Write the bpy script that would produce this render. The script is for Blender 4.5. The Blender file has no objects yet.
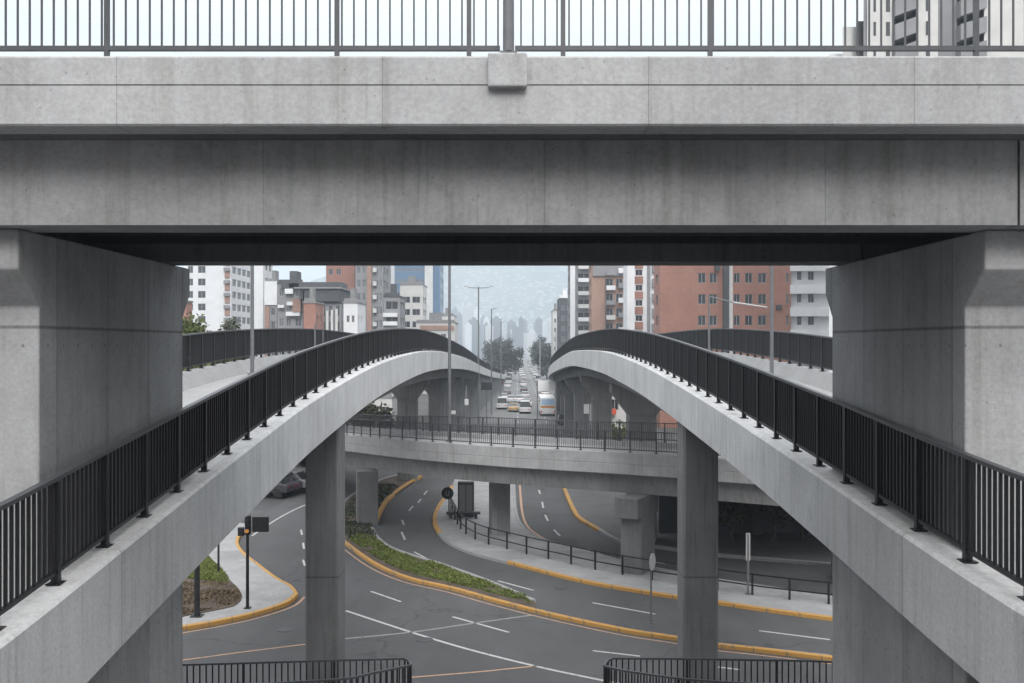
import bpy, math, random
from mathutils import Vector, Matrix, noise
R = random.Random(7)
D = bpy.data
scene = bpy.context.scene
COL = scene.collection
H = 12.0          # eye height above the street
F = 1000.0        # focal length in photo pixels
def X(px, Y): return (px - 512.0) * Y / F
def Z(py, Y): return H - (py - 344.0) * Y / F
def G(px, py):    # survey of the street plan: a point on the ground
    Y = F * H / (py - 344.0)
    return ((px - 512.0) * Y / F, Y)

# ------------------------------------------------------------------ materials
def mat(name):
    m = D.materials.new(name); m.use_nodes = True
    nt = m.node_tree
    for n in list(nt.nodes): nt.nodes.remove(n)
    o = nt.nodes.new('ShaderNodeOutputMaterial'); b = nt.nodes.new('ShaderNodeBsdfPrincipled')
    nt.links.new(b.outputs[0], o.inputs[0])
    return m, nt, b
def mth(nt, op, a, b=None, c=None):
    n = nt.nodes.new('ShaderNodeMath'); n.operation = op
    for i, v in enumerate((a, b, c)):
        if v is None: continue
        if isinstance(v, (int, float)): n.inputs[i].default_value = v
        else: nt.links.new(v, n.inputs[i])
    return n.outputs[0]
def pos(nt):
    g = nt.nodes.new('ShaderNodeNewGeometry'); return g.outputs['Position']
def mapping(nt, v, scale):
    m = nt.nodes.new('ShaderNodeMapping'); m.inputs['Scale'].default_value = scale
    nt.links.new(v, m.inputs['Vector']); return m.outputs[0]
def nz(nt, v, scale, detail=4, rough=.6):
    n = nt.nodes.new('ShaderNodeTexNoise'); n.inputs['Scale'].default_value = scale
    n.inputs['Detail'].default_value = detail; n.inputs['Roughness'].default_value = rough
    nt.links.new(v, n.inputs['Vector']); return n.outputs['Fac']
def rng(nt, v, a, b, c, d):
    n = nt.nodes.new('ShaderNodeMapRange'); n.clamp = True
    for i, x in enumerate((a, b, c, d)): n.inputs[i+1].default_value = x
    nt.links.new(v, n.inputs[0]); return n.outputs[0]
def scalecol(nt, col, fac):
    n = nt.nodes.new('ShaderNodeVectorMath'); n.operation = 'SCALE'
    if isinstance(col, tuple): n.inputs[0].default_value = col[:3]
    else: nt.links.new(col, n.inputs[0])
    nt.links.new(fac, n.inputs['Scale']); return n.outputs[0]
def mixc(nt, fac, a, b):
    n = nt.nodes.new('ShaderNodeMix'); n.data_type = 'RGBA'
    nt.links.new(fac, n.inputs[0])
    for i, v in ((6, a), (7, b)):
        if isinstance(v, tuple): n.inputs[i].default_value = (*v[:3], 1)
        else: nt.links.new(v, n.inputs[i])
    return n.outputs[2]
def bump(nt, b, h, strength=.3, dist=.02):
    n = nt.nodes.new('ShaderNodeBump'); n.inputs['Strength'].default_value = strength
    n.inputs['Distance'].default_value = dist
    nt.links.new(h, n.inputs['Height']); nt.links.new(n.outputs[0], b.inputs['Normal'])

def concrete(name, base, axis=None, spacing=2.0, offset=0.0, seam=.45, panel=.10, streak=.35, zline=None, holes=None, blotch=.3):
    m, nt, b = mat(name); P = pos(nt)
    big = nz(nt, P, .55, 5, .65); fine = nz(nt, P, 19, 4, .8); mid = nz(nt, mapping(nt, P, (1, 1, .5)), 2.7, 5, .6)
    st = nz(nt, mapping(nt, P, (3.2, 3.2, .14)), 1.6, 5, .7)
    f = rng(nt, big, .3, .7, 1-blotch*.5, 1+blotch*.4)
    f = mth(nt, 'MULTIPLY', f, rng(nt, mid, .3, .7, .93, 1.06))
    f = mth(nt, 'MULTIPLY', f, rng(nt, fine, .3, .7, .84, 1.13))
    f = mth(nt, 'MULTIPLY', f, rng(nt, nz(nt, P, 1.4, 7, .8), .56, .68, 1.0, .86))
    f = mth(nt, 'MULTIPLY', f, rng(nt, st, .50, .74, 1.0, 1-streak*.8))
    st2 = nz(nt, mapping(nt, P, (9, 9, .35)), 1.1, 3, .6); gate = nz(nt, mapping(nt, P, (1, 1, .6)), .42, 3, .6)
    f = mth(nt, 'MULTIPLY', f, mth(nt, 'SUBTRACT', 1.0, mth(nt, 'MULTIPLY', rng(nt, st2, .5, .68, 0, streak*.9), rng(nt, gate, .52, .62, 0, 1))))
    pale = nz(nt, mapping(nt, P, (1, 1, 2.2)), .9, 6, .75)
    f = mth(nt, 'MULTIPLY', f, rng(nt, pale, .58, .66, 1.0, 1.07))
    vo = nt.nodes.new('ShaderNodeTexVoronoi'); vo.inputs['Scale'].default_value = 5.5
    nt.links.new(P, vo.inputs['Vector'])
    f = mth(nt, 'MULTIPLY', f, rng(nt, vo.outputs['Distance'], .05, .09, .72, 1.0))
    sp = nt.nodes.new('ShaderNodeSeparateXYZ'); nt.links.new(P, sp.inputs[0])
    if axis is not None:
        u = mth(nt, 'DIVIDE', mth(nt, 'ADD', sp.outputs[axis], 500*spacing - offset), spacing)
        fr = mth(nt, 'FRACT', u); fl = mth(nt, 'FLOOR', u)
        w = .011/spacing
        s = mth(nt, 'LESS_THAN', fr, w)
        f = mth(nt, 'MULTIPLY', f, mth(nt, 'SUBTRACT', 1.0, mth(nt, 'MULTIPLY', s, seam)))
        # faint leak stain beside each seam
        s2 = rng(nt, fr, 0, .06, 1-seam*.25, 1.0); f = mth(nt, 'MULTIPLY', f, s2)
        wn = nt.nodes.new('ShaderNodeTexWhiteNoise'); wn.noise_dimensions = '1D'; nt.links.new(fl, wn.inputs['W'])
        f = mth(nt, 'MULTIPLY', f, rng(nt, wn.outputs['Value'], 0, 1, 1-panel, 1+panel*.5))
    if zline is not None:
        dz = mth(nt, 'ABSOLUTE', mth(nt, 'SUBTRACT', sp.outputs[2], zline))
        f = mth(nt, 'MULTIPLY', f, rng(nt, dz, .008, .03, .5, 1.0))
    if holes is not None:
        hz, hs, hr = holes
        for k in range(3):
            dz = mth(nt, 'SUBTRACT', sp.outputs[2], hz - 2.2*k)
            hx = mth(nt, 'ADD', sp.outputs[1], sp.outputs[0])
            du = mth(nt, 'MULTIPLY', mth(nt, 'SUBTRACT', mth(nt, 'FRACT', mth(nt, 'DIVIDE', mth(nt, 'ADD', hx, 100.0), hs)), .5), hs)
            r = mth(nt, 'SQRT', mth(nt, 'ADD', mth(nt, 'MULTIPLY', dz, dz), mth(nt, 'MULTIPLY', du, du)))
            f = mth(nt, 'MULTIPLY', f, rng(nt, r, hr*.7, hr*1.5, .5, 1.0))
    warm = mixc(nt, rng(nt, st, .45, .75, 0, 1), (base*.985, base*1.0, base*1.025), (base*.97, base*.965, base*.95))
    nt.links.new(scalecol(nt, warm, f), b.inputs['Base Color'])
    b.inputs['Roughness'].default_value = .88
    b.inputs['Specular IOR Level'].default_value = .3
    bump(nt, b, mth(nt, 'ADD', fine, mth(nt, 'MULTIPLY', mid, .6)), .25, .012)
    return m
def plain(name, col, rough=.7, var=.12, vs=3.0, metal=0, spec=.4):
    m, nt, b = mat(name); P = pos(nt)
    f = rng(nt, nz(nt, P, vs, 5, .65), .3, .7, 1-var, 1+var)
    nt.links.new(scalecol(nt, col, f), b.inputs['Base Color'])
    b.inputs['Roughness'].default_value = rough; b.inputs['Metallic'].default_value = metal
    b.inputs['Specular IOR Level'].default_value = spec
    return m
M = {}
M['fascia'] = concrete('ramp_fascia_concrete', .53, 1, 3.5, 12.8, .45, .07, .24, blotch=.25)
M['bridge_fascia'] = concrete('bridge_fascia_concrete', .36, 0, 2.74, 1.4, .28, .06, .18, blotch=.2)
M['girder'] = concrete('bridge_girder_concrete', .265, 0, 3.1, .35, .25, .06, .28, blotch=.5)
M['pier'] = concrete('pier_concrete', .295, 1, 1.55, 12.3, .5, .14, .28, zline=12.2, holes=(11.98, .42, .016), blotch=.35)
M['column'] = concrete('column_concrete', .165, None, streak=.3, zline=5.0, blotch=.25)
M['ring'] = concrete('ring_concrete', .34, 0, 5.0, 1.5, .4, .06, .2)
M['ring_girder'] = concrete('ring_girder_concrete', .22, 0, 7.0, 5.2, .3, .06, .35)
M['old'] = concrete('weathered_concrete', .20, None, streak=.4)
M['pave'] = concrete('paving_concrete', .30, 1, 2.2, 0, .25, .1, .1, blotch=.35)
M['kerbstone'] = concrete('kerb_concrete', .28, None, streak=.1)
M['deck'] = concrete('ramp_carriageway', .27, 1, 6, 0, .2, .04, .05, blotch=.15)

def asphalt():
    m, nt, b = mat('asphalt'); P = pos(nt)
    big = nz(nt, P, .08, 5, .6); wear = nz(nt, mapping(nt, P, (.6, .12, 1)), 1.0, 4, .6); fine = nz(nt, P, 40, 3, .8)
    f = rng(nt, big, .3, .7, .78, 1.2)
    pv = nt.nodes.new('ShaderNodeTexVoronoi'); pv.inputs['Scale'].default_value = .16; pv.distance = 'CHEBYCHEV'; nt.links.new(mapping(nt, P, (1, .45, 1)), pv.inputs['Vector'])
    pw = nt.nodes.new('ShaderNodeTexWhiteNoise'); nt.links.new(pv.outputs['Position'], pw.inputs['Vector'])
    patch = mth(nt, 'MULTIPLY', mth(nt, 'LESS_THAN', pv.outputs['Distance'], .23), mth(nt, 'GREATER_THAN', pw.outputs['Value'], .8))
    f = mth(nt, 'MULTIPLY', f, mth(nt, 'SUBTRACT', 1.0, mth(nt, 'MULTIPLY', patch, .22)))
    oil = nz(nt, P, .9, 5, .7); f = mth(nt, 'MULTIPLY', f, rng(nt, oil, .6, .72, 1.0, .8))
    f = mth(nt, 'MULTIPLY', f, rng(nt, wear, .3, .7, .88, 1.12))
    f = mth(nt, 'MULTIPLY', f, rng(nt, fine, .3, .7, .82, 1.2))
    vo = nt.nodes.new('ShaderNodeTexVoronoi'); vo.feature = 'DISTANCE_TO_EDGE'; vo.inputs['Scale'].default_value = .09
    wv = nt.nodes.new('ShaderNodeVectorMath'); wv.operation = 'ADD'
    n2 = nt.nodes.new('ShaderNodeTexNoise'); n2.inputs['Scale'].default_value = .7; nt.links.new(P, n2.inputs['Vector'])
    nt.links.new(P, wv.inputs[0]); sc = nt.nodes.new('ShaderNodeVectorMath'); sc.operation = 'SCALE'; sc.inputs['Scale'].default_value = 2.0
    nt.links.new(n2.outputs['Color'], sc.inputs[0]); nt.links.new(sc.outputs[0], wv.inputs[1]); nt.links.new(wv.outputs[0], vo.inputs['Vector'])
    f = mth(nt, 'MULTIPLY', f, rng(nt, vo.outputs['Distance'], .002, .006, .72, 1.0))
    nt.links.new(scalecol(nt, (.076, .077, .081), f), b.inputs['Base Color'])
    b.inputs['Roughness'].default_value = .82; b.inputs['Specular IOR Level'].default_value = .35
    bump(nt, b, fine, .2, .01)
    return m
M['asphalt'] = asphalt()
def paint(name, col, under, wear=.5, joints=False):
    m, nt, b = mat(name); P = pos(nt)
    n = nz(nt, P, 3.5, 6, .75)
    if joints:
        sp = nt.nodes.new('ShaderNodeSeparateXYZ'); nt.links.new(P, sp.inputs[0])
        fr = mth(nt, 'FRACT', mth(nt, 'ADD', mth(nt, 'ADD', sp.outputs[0], mth(nt, 'MULTIPLY', sp.outputs[1], .35)), 500.0))
        n = mth(nt, 'ADD', n, mth(nt, 'MULTIPLY', mth(nt, 'LESS_THAN', fr, .045), .3))
        n = mth(nt, 'ADD', n, mth(nt, 'MULTIPLY', mth(nt, 'SUBTRACT', nz(nt, P, .35, 3, .6), .5), .35))
    nt.links.new(mixc(nt, rng(nt, n, wear, wear+.12, 0, 1), col, under), b.inputs['Base Color'])
    b.inputs['Roughness'].default_value = .75
    return m
M['white_line'] = paint('white_road_paint', (.44, .44, .44), (.14, .14, .14), .55)
M['faded_line'] = paint('faded_road_paint', (.24, .24, .24), (.13, .13, .13), .5)
M['orange_line'] = paint('worn_orange_road_paint', (.42, .26, .17), (.18, .15, .13), .52)
M['kerb_yellow'] = paint('yellow_kerb_paint', (.43, .235, .06), (.20, .15, .09), .54, True)
M['avenue'] = plain('worn_grey_avenue', (.15, .15, .152), .85, .25, .2)
M['ground'] = plain('city_ground', (.10, .10, .097), .95, .3, .05)
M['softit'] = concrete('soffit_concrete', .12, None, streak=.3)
M['top_metal'] = plain('grey_railing_paint_and_sheen', (.06, .063, .07), .4, .15, 6)  # real grey on the overpass railing; painted sky sheen on other top rails
M['ring_metal'] = plain('weathered_railing_paint', (.035, .036, .04), .5, .15, 6)
M['metal'] = plain('dark_grey_railing_paint', (.007, .0075, .0095), .42, .15, 6)
M['greymetal'] = plain('galvanised_grey_post', (.13, .135, .145), .5, .15, 5, .2)
M['black'] = plain('black_painted_metal', (.015, .015, .017), .5, .2, 4)
M['void'] = plain('window_glass', (.03, .035, .042), .12, .3, .4, 0, .8)
M['glass2'] = plain('tinted_window_glass', (.09, .10, .12), .15, .4, .3, 0, .8)
M['frame'] = plain('window_frame', (.33, .33, .33), .6)
M['wall_white'] = plain('white_render', (.62, .63, .65), .85, .08, .4)
M['wall_cream'] = plain('pale_render', (.50, .50, .49), .85, .10, .4)
M['wall_grey'] = plain('grey_render', (.22, .22, .23), .85, .12, .4)
M['wall_dark'] = plain('dark_cladding', (.06, .062, .068), .6, .15, .5)
M['wall_slate'] = plain('slate_render', (.11, .11, .115), .85, .12, .4)
M['blue'] = plain('blue_curtain_wall', (.06, .125, .215), .3, .06, .1, 0, .6)
M['roof'] = plain('flat_roof', (.2, .2, .2), .9, .2)
M['soil'] = plain('brown_soil', (.075, .058, .045), .95, .5, 1.5)
M['bark'] = plain('bark', (.07, .06, .05), .9, .3, 5)
M['tyre'] = plain('tyre_rubber', (.02, .02, .02), .8)
M['carglass'] = plain('car_glass', (.02, .022, .026), .1, .1, 1, 0, .9)
M['white_plastic'] = plain('white_sign_face', (.75, .75, .75), .5, .05)
M['pale_blue'] = plain('pale_blue_panel', (.38, .52, .68), .4, .08)
M['orange'] = plain('orange_panel', (.62, .25, .05), .5, .2, 4)
M['red'] = plain('red_panel', (.5, .09, .05), .5, .1)
M['taillight'] = plain('tail_light_lens', (.35, .02, .02), .3, .05)
def brick(name, col, dark):
    m, nt, b = mat(name); P = pos(nt)
    sp = nt.nodes.new('ShaderNodeSeparateXYZ'); nt.links.new(P, sp.inputs[0])
    co = nt.nodes.new('ShaderNodeCombineXYZ')
    nt.links.new(mth(nt, 'ADD', sp.outputs[0], sp.outputs[1]), co.inputs[0]); nt.links.new(sp.outputs[2], co.inputs[1])
    t = nt.nodes.new('ShaderNodeTexBrick'); t.inputs['Scale'].default_value = 1.0
    t.inputs['Brick Width'].default_value = .30; t.inputs['Row Height'].default_value = .1; t.inputs['Mortar Size'].default_value = .01
    t.inputs['Color1'].default_value = (*col, 1); t.inputs['Color2'].default_value = (*dark, 1); t.inputs['Mortar'].default_value = (.3, .27, .25, 1)
    nt.links.new(co.outputs[0], t.inputs['Vector'])
    f = rng(nt, nz(nt, mapping(nt, P, (1, 1, .5)), .35, 5, .7), .3, .7, .85, 1.12)
    nt.links.new(scalecol(nt, t.outputs['Color'], f), b.inputs['Base Color']); b.inputs['Roughness'].default_value = .9
    return m
M['brick'] = brick('orange_brick', (.33, .125, .08), (.26, .10, .065))
M['brick2'] = brick('tan_brick', (.36, .20, .14), (.27, .15, .11))
def foliage(name, a, c, tr=.1):
    m, nt, b = mat(name)
    oi = nt.nodes.new('ShaderNodeNewGeometry')
    f = oi.outputs['Random Per Island']
    nt.links.new(mixc(nt, f, a, c), b.inputs['Base Color']); b.inputs['Roughness'].default_value = .7
    b.inputs['Specular IOR Level'].default_value = .25
    return m
M['leaf'] = foliage('green_leaves', (.055, .075, .022), (.12, .14, .04))
M['leaf_dark'] = foliage('dark_leaves', (.030, .036, .022), (.075, .082, .05))
M['leaf_grey'] = foliage('dusty_leaves', (.045, .055, .035), (.09, .10, .06))
M['leaf_avenue'] = foliage('avenue_tree_leaves', (.028, .032, .025), (.065, .07, .055))
M['leaf_grass'] = foliage('ground_cover_leaves', (.075, .10, .022), (.16, .19, .045))
M['leaf_dry'] = foliage('dry_ground_leaves', (.07, .06, .04), (.17, .12, .07))

# ------------------------------------------------------------------ mesh builder
class MB:
    def __init__(s): s.v = []; s.f = []; s.m = []; s.mi = 0
    def quad(s, *p):
        n = len(s.v); s.v += [tuple(q) for q in p]; s.f.append(tuple(range(n, n+len(p)))); s.m.append(s.mi)
    def box(s, x0, x1, y0, y1, z0, z1):
        n = len(s.v)
        s.v += [(x0,y0,z0),(x1,y0,z0),(x1,y1,z0),(x0,y1,z0),(x0,y0,z1),(x1,y0,z1),(x1,y1,z1),(x0,y1,z1)]
        for f in ((0,3,2,1),(4,5,6,7),(0,1,5,4),(1,2,6,5),(2,3,7,6),(3,0,4,7)):
            s.f.append(tuple(n+i for i in f)); s.m.append(s.mi)
        return s
    def prism(s, poly, z0, z1):
        a = sum(poly[i][0]*poly[(i+1)%len(poly)][1]-poly[(i+1)%len(poly)][0]*poly[i][1] for i in range(len(poly)))
        if a < 0: poly = poly[::-1]
        n = len(s.v); k = len(poly)
        s.v += [(p[0], p[1], z0) for p in poly] + [(p[0], p[1], z1) for p in poly]
        s.f.append(tuple(range(n+k-1, n-1, -1))); s.f.append(tuple(range(n+k, n+2*k))); s.m += [s.mi]*2
        for i in range(k):
            j = (i+1) % k; s.f.append((n+i, n+j, n+k+j, n+k+i)); s.m.append(s.mi)
        return s
    def yzprism(s, poly, x0, x1):       # polygon in (y,z) extruded along x
        n = len(s.v); k = len(poly)
        s.v += [(x0, p[0], p[1]) for p in poly] + [(x1, p[0], p[1]) for p in poly]
        s.f.append(tuple(range(n, n+k))); s.f.append(tuple(range(n+2*k-1, n+k-1, -1))); s.m += [s.mi]*2
        for i in range(k):
            j = (i+1) % k; s.f.append((n+j, n+i, n+k+i, n+k+j)); s.m.append(s.mi)
        return s
    def tube(s, a, b, r0, r1=None, n=8, cap=True):
        r1 = r0 if r1 is None else r1
        a = Vector(a); b = Vector(b); d = (b-a).normalized()
        u = d.orthogonal().normalized(); w = d.cross(u); k = len(s.v)
        for c, r in ((a, r0), (b, r1)):
            for i in range(n):
                t = 2*math.pi*i/n; s.v.append(tuple(c + u*math.cos(t)*r + w*math.sin(t)*r))
        for i in range(n):
            j = (i+1) % n; s.f.append((k+i, k+j, k+n+j, k+n+i)); s.m.append(s.mi)
        if cap:
            s.f.append(tuple(k+n-1-i for i in range(n))); s.f.append(tuple(k+n+i for i in range(n))); s.m += [s.mi]*2
        return s
    def sweep(s, pts, sec, closed_sec=True):   # sec: list of (n, z) or a function of index; n along the left normal
        k0 = len(s.v); m = None
        for i, p in enumerate(pts):
            a = pts[max(i-1, 0)]; b = pts[min(i+1, len(pts)-1)]
            t = Vector((b[0]-a[0], b[1]-a[1], 0)).normalized(); nn = Vector((-t.y, t.x, 0))
            sc = sec(i) if callable(sec) else sec
            m = len(sc)
            for (q, z) in sc: s.v.append((p[0]+nn.x*q, p[1]+nn.y*q, p[2]+z))
        for i in range(len(pts)-1):
            for j in range(m):
                jj = (j+1) % m
                s.f.append((k0+i*m+j, k0+i*m+jj, k0+(i+1)*m+jj, k0+(i+1)*m+j)); s.m.append(s.mi)
        s.f.append(tuple(k0+j for j in range(m-1, -1, -1))); s.f.append(tuple(k0+(len(pts)-1)*m+j for j in range(m))); s.m += [s.mi]*2
        return s
    def mesh(s, name, mats, smooth=False, fix=True):
        me = D.meshes.new(name); me.from_pydata(s.v, [], s.f)
        for x in (mats if isinstance(mats, (list, tuple)) else [mats]): me.materials.append(x)
        if any(s.m): me.polygons.foreach_set('material_index', s.m)
        if fix:
            import bmesh
            bm = bmesh.new(); bm.from_mesh(me); bmesh.ops.recalc_face_normals(bm, faces=bm.faces); bm.to_mesh(me); bm.free()
        if smooth: me.polygons.foreach_set('use_smooth', [True]*len(me.polygons))
        me.update(); return me
    def build(s, name, mats, parent=None, smooth=False, bevel=0, fix=True):
        o = D.objects.new(name, s.mesh(name, mats, smooth, fix)); COL.objects.link(o)
        if parent: o.parent = parent
        if bevel:
            b = o.modifiers.new('bevel', 'BEVEL'); b.width = bevel; b.segments = 2; b.limit_method = 'ANGLE'
        return o
def place(mesh, name, parent=None, loc=(0,0,0), rz=0):
    o = D.objects.new(name, mesh); COL.objects.link(o); o.location = loc; o.rotation_euler = (0, 0, rz)
    if parent: o.parent = parent
    return o
def tag(o, label=None, cat=None, group=None, kind=None):
    if label: o['label'] = label
    if cat: o['category'] = cat
    if group: o['group'] = group
    if kind: o['kind'] = kind
    return o
def empty(name, loc, label, cat, group=None, rz=0):
    o = D.objects.new(name, None); COL.objects.link(o); o.location = loc; o.rotation_euler = (0,0,rz)
    o.empty_display_size = .3
    return tag(o, label, cat, group)
def copy_tree(o, parent=None):
    c = o.copy(); COL.objects.link(c); c.parent = parent
    for ch in list(o.children): copy_tree(ch, c)
    return c
def interp(tab, t):
    if t <= tab[0][0]: return tab[0][1] + (t-tab[0][0])*(tab[1][1]-tab[0][1])/(tab[1][0]-tab[0][0])
    if t >= tab[-1][0]: return tab[-1][1]
    for i in range(len(tab)-1):
        if t <= tab[i+1][0]:
            x0, y0 = tab[i]; x1, y1 = tab[i+1]; h = x1-x0; d = (y1-y0)/h
            m0 = d if i == 0 else (y1-tab[i-1][1])/(x1-tab[i-1][0])
            m1 = d if i+2 >= len(tab) else (tab[i+2][1]-y0)/(tab[i+2][0]-x0)
            s = (t-x0)/h
            return (2*s**3-3*s*s+1)*y0+(s**3-2*s*s+s)*h*m0+(-2*s**3+3*s*s)*y1+(s**3-s*s)*h*m1
def smooth_path(pts, n=8):
    out = []
    for i in range(len(pts)-1):
        p0 = Vector(pts[max(i-1,0)]); p1 = Vector(pts[i]); p2 = Vector(pts[i+1]); p3 = Vector(pts[min(i+2,len(pts)-1)])
        for k in range(n):
            t = k/n
            out.append(tuple(.5*((2*p1)+(-p0+p2)*t+(2*p0-5*p1+4*p2-p3)*t*t+(-p0+3*p1-3*p2+p3)*t**3)))
    out.append(tuple(pts[-1])); return out
def resample(pts, step, start=0):
    out = []; d = start; acc = 0
    for i in range(len(pts)-1):
        a = Vector(pts[i]); b = Vector(pts[i+1]); L = (b-a).length
        while d <= acc + L:
            t = (d-acc)/L if L else 0
            p = a.lerp(b, t); out.append((p, math.atan2(b.y-a.y, b.x-a.x))); d += step
        acc += L
    return out

# ------------------------------------------------------------------ railing maker
def railing(label, pts, height=1.25, post=1.4, bar=.125, group=None, gap=.14, postw=.075, barw=.03, mats='metal', posts_at=None, nbar=90, key=None, rail=.06, start=.6, top_rail=True):
    b0 = pts[0]
    root = empty('railing', b0, label, 'railing', group)
    mt = M[mats]; o = Vector(b0)
    L = [tuple(Vector(p)-o) for p in pts]
    if top_rail: MB().sweep(L, [(-rail*.6, height-.05), (rail*.6, height-.05), (rail*.6, height), (-rail*.6, height)]).build('top_rail', M['top_metal'], root)  # lighter colour imitates sky reflected along the top
    MB().sweep(L, [(-.025, gap-.025), (.025, gap-.025), (.025, gap+.025), (-.025, gap+.025)]).build('bottom_rail', mt, root)
    pm = MB(); pm.box(-postw/2, postw/2, -postw/2, postw/2, .012, height-.052); pm.box(-.1, .1, -.085, .085, 0, .016)
    for sx in (-.075, .075): pm.tube((sx, 0, .016), (sx, 0, .04), .012, n=6)
    pmesh = pm.mesh('post', mt)
    pp = posts_at if posts_at else resample(L, post, start)
    for i, (p, a) in enumerate(pp[:98]): place(pmesh, 'post', root, p, a)
    bp = [q for q in resample(L, bar, bar/2)]
    bp = [q for q in bp]
    key = key or (lambda p: (p+o).length)
    bp.sort(key=lambda q: key(q[0]))
    bm_ = MB().box(-barw/2, barw/2, -barw/2, barw/2, gap, height-.052).mesh('baluster', mt)
    for p, a in bp[:nbar]: place(bm_, 'baluster', root, p, a)
    rest = bp[nbar:]
    if rest:
        mb = MB()
        for p, a in rest:
            c, s = math.cos(a)*barw/2, math.sin(a)*barw/2; n = len(mb.v)
            for z in (gap, height-.052):
                for u, w in ((-1,-1),(1,-1),(1,1),(-1,1)): mb.v.append((p.x+u*c-w*s, p.y+u*s+w*c, p.z+z))
            for f in ((0,1,5,4),(1,2,6,5),(2,3,7,6),(3,0,4,7)): mb.f.append(tuple(n+i for i in f)); mb.m.append(0)
        r = mb.build('baluster', mt, root, fix=False); r['kind'] = 'stuff'
    return root

# ------------------------------------------------------------------ ground, roads
def structure(mb, name, m, **k): return tag(mb.build(name, m, **k), kind='structure')
g = MB(); g.quad((-3500,-60,0),(3500,-60,0),(3500,3600,0),(-3500,3600,0)); structure(g, 'ground', M['ground'])
g = MB(); g.quad((-70,-20,.006),(75,-20,.006),(75,150,.006),(-70,150,.006)); structure(g, 'road', M['asphalt'])
g = MB(); g.quad((-9,150,.01),(17,150,.01),(26,1300,.01),(0,1300,.01)); structure(g, 'avenue', M['avenue'])

def GP(pts): return [G(*p) for p in pts]
def sm2(pts, n=5): return [(p[0], p[1]) for p in smooth_path([(a, b, 0) for a, b in pts], n)]
kerb_h = .17
def kerb(pts, m, name='kerb', w=.28, h=kerb_h+.02):
    P = [(a, b, 0) for a, b in sm2(pts, 6)]
    return structure(MB().sweep(P, [(-w/2, .008), (w/2, .008), (w/2, h-.03), (w/2-.03, h), (-w/2+.03, h), (-w/2, h-.03)]), name, m)
def line(mb, pts, w=.14, z=.014, off=0):
    P = sm2(pts, 6)
    for i in range(len(P)-1):
        a = Vector(P[i]); b = Vector(P[i+1])
        def nn(j):
            q = Vector(P[min(j+1, len(P)-1)])-Vector(P[max(j-1, 0)]); q.normalize(); return Vector((-q.y, q.x))
        na, nb = nn(i), nn(i+1)
        l = a+na*(off+w/2); r = a+na*(off-w/2); l2 = b+nb*(off+w/2); r2 = b+nb*(off-w/2)
        mb.quad((r.x,r.y,z),(r2.x,r2.y,z),(l2.x,l2.y,z),(l.x,l.y,z))

# median island with ground cover
L1 = GP([(345,544),(374,565),(408,580),(452.6,590.5),(493.6,602),(538,613.5),(579,623),(630,633.5),(676,640.5),(717,647.5),(758,652),(830,660.5),(900,668),(990,676)])
U1 = GP([(534,603.6),(493.6,586),(442,567),(415.5,559),(391,550),(378,540),(372,530),(374,518),(386,503),(404,490),(421,478)])
Lf = GP([(400,476),(380,482),(352,497),(339,512),(334,528)])
isl = sm2(L1[:6],4) + sm2(U1,4) + sm2(Lf,3)
structure(MB().prism(isl, .004, kerb_h-.03), 'median_island', M['soil'])
kerb(L1, M['kerb_yellow'], 'median_kerb', .22, .18)
kerb(U1[:7], M['kerbstone'], 'median_inner_kerb', .22, .2)
kerb(GP([(376,524),(386,503),(404,488),(421,478)]), M['kerb_yellow'], 'underpass_kerb', .3, .25)
kerb(Lf + [L1[0]], M['kerbstone'], 'median_left_kerb', .22, .2)

# second pavement island between underpass road and far road
S2f = GP([(452,488),(447,497),(441,505),(436,515),(435,525),(440,535),(449,544),(468,553),(488,559),(508.6,564),(535,571),(570,580),(598,586),(633,592),(676,599),(717,604.5),(760,611),(830,620.5),(900,629)])
S2b = GP([(900,607),(830,600),(760,589),(700,580),(676,575),(620,563),(580,552),(542,541.5),(523,529),(516,514),(514,489),(514,480)])
structure(MB().prism(sm2(S2f,4)+sm2(S2b,4)+GP([(455,480)]), .004, kerb_h), 'pavement_island', M['pave'])
kerb(S2f[9:], M['kerb_yellow'], 'island_kerb', .22, .185)
kerb(S2f[:10], M['kerbstone'], 'island_nose_kerb', .26, .2)
kerb(S2f[:6], M['kerb_yellow'], 'island_nose_yellow_kerb', .3, .206)
kerb(S2b, M['kerbstone'], 'island_back_kerb', .22, .2)

# third pavement on the far side of the far road
S3f = GP([(560,478),(566,494),(573,510),(580,520),(600,532),(621,543),(660,549),(720,557),(790,563),(870,570),(950,578)])
S3 = sm2(S3f,4) + [(60,52),(60,100),(30,102),(14,101),(8,92)]
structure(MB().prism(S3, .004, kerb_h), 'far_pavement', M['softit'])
kerb(S3f[:5], M['kerb_yellow'], 'far_kerb', .3, .2)
kerb(S3f[4:], M['kerbstone'], 'far_dark_kerb', .26, .2)

# left pavement corner with lawn
S1 = GP([(100,642),(150,636),(185,630),(217,624.5),(253,616.5),(285,606),(296,597),(290,589),(275,580.5),(255.5,565.5),(243,555.5),(237,546),(239,538),(245,534),(252,528),(236,524),(200,524),(120,530)])
structure(MB().prism(sm2(S1[:14],4)+S1[14:], .004, kerb_h), 'left_pavement', M['pave'])
kerb(S1[:7], M['kerb_yellow'], 'corner_kerb', .25, .2)
kerb(S1[6:14], M['kerb_yellow'], 'left_kerb', .2, .19)
SL = GP([(170,545),(200,552),(206,557),(222,573),(230,584),(238,592),(242,601),(236,609),(222,613),(186,620),(150,626),(120,600)])
structure(MB().prism(sm2(SL,3), .1, kerb_h+.03), 'soil_bed', M['soil'])
# left far pavement beyond the side road
structure(MB().prism(GP([(150,497),(250,500),(290,491),(330,480),(345,470),(345,462),(150,462)]), .004, .15), 'side_pavement', M['pave'])

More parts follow.
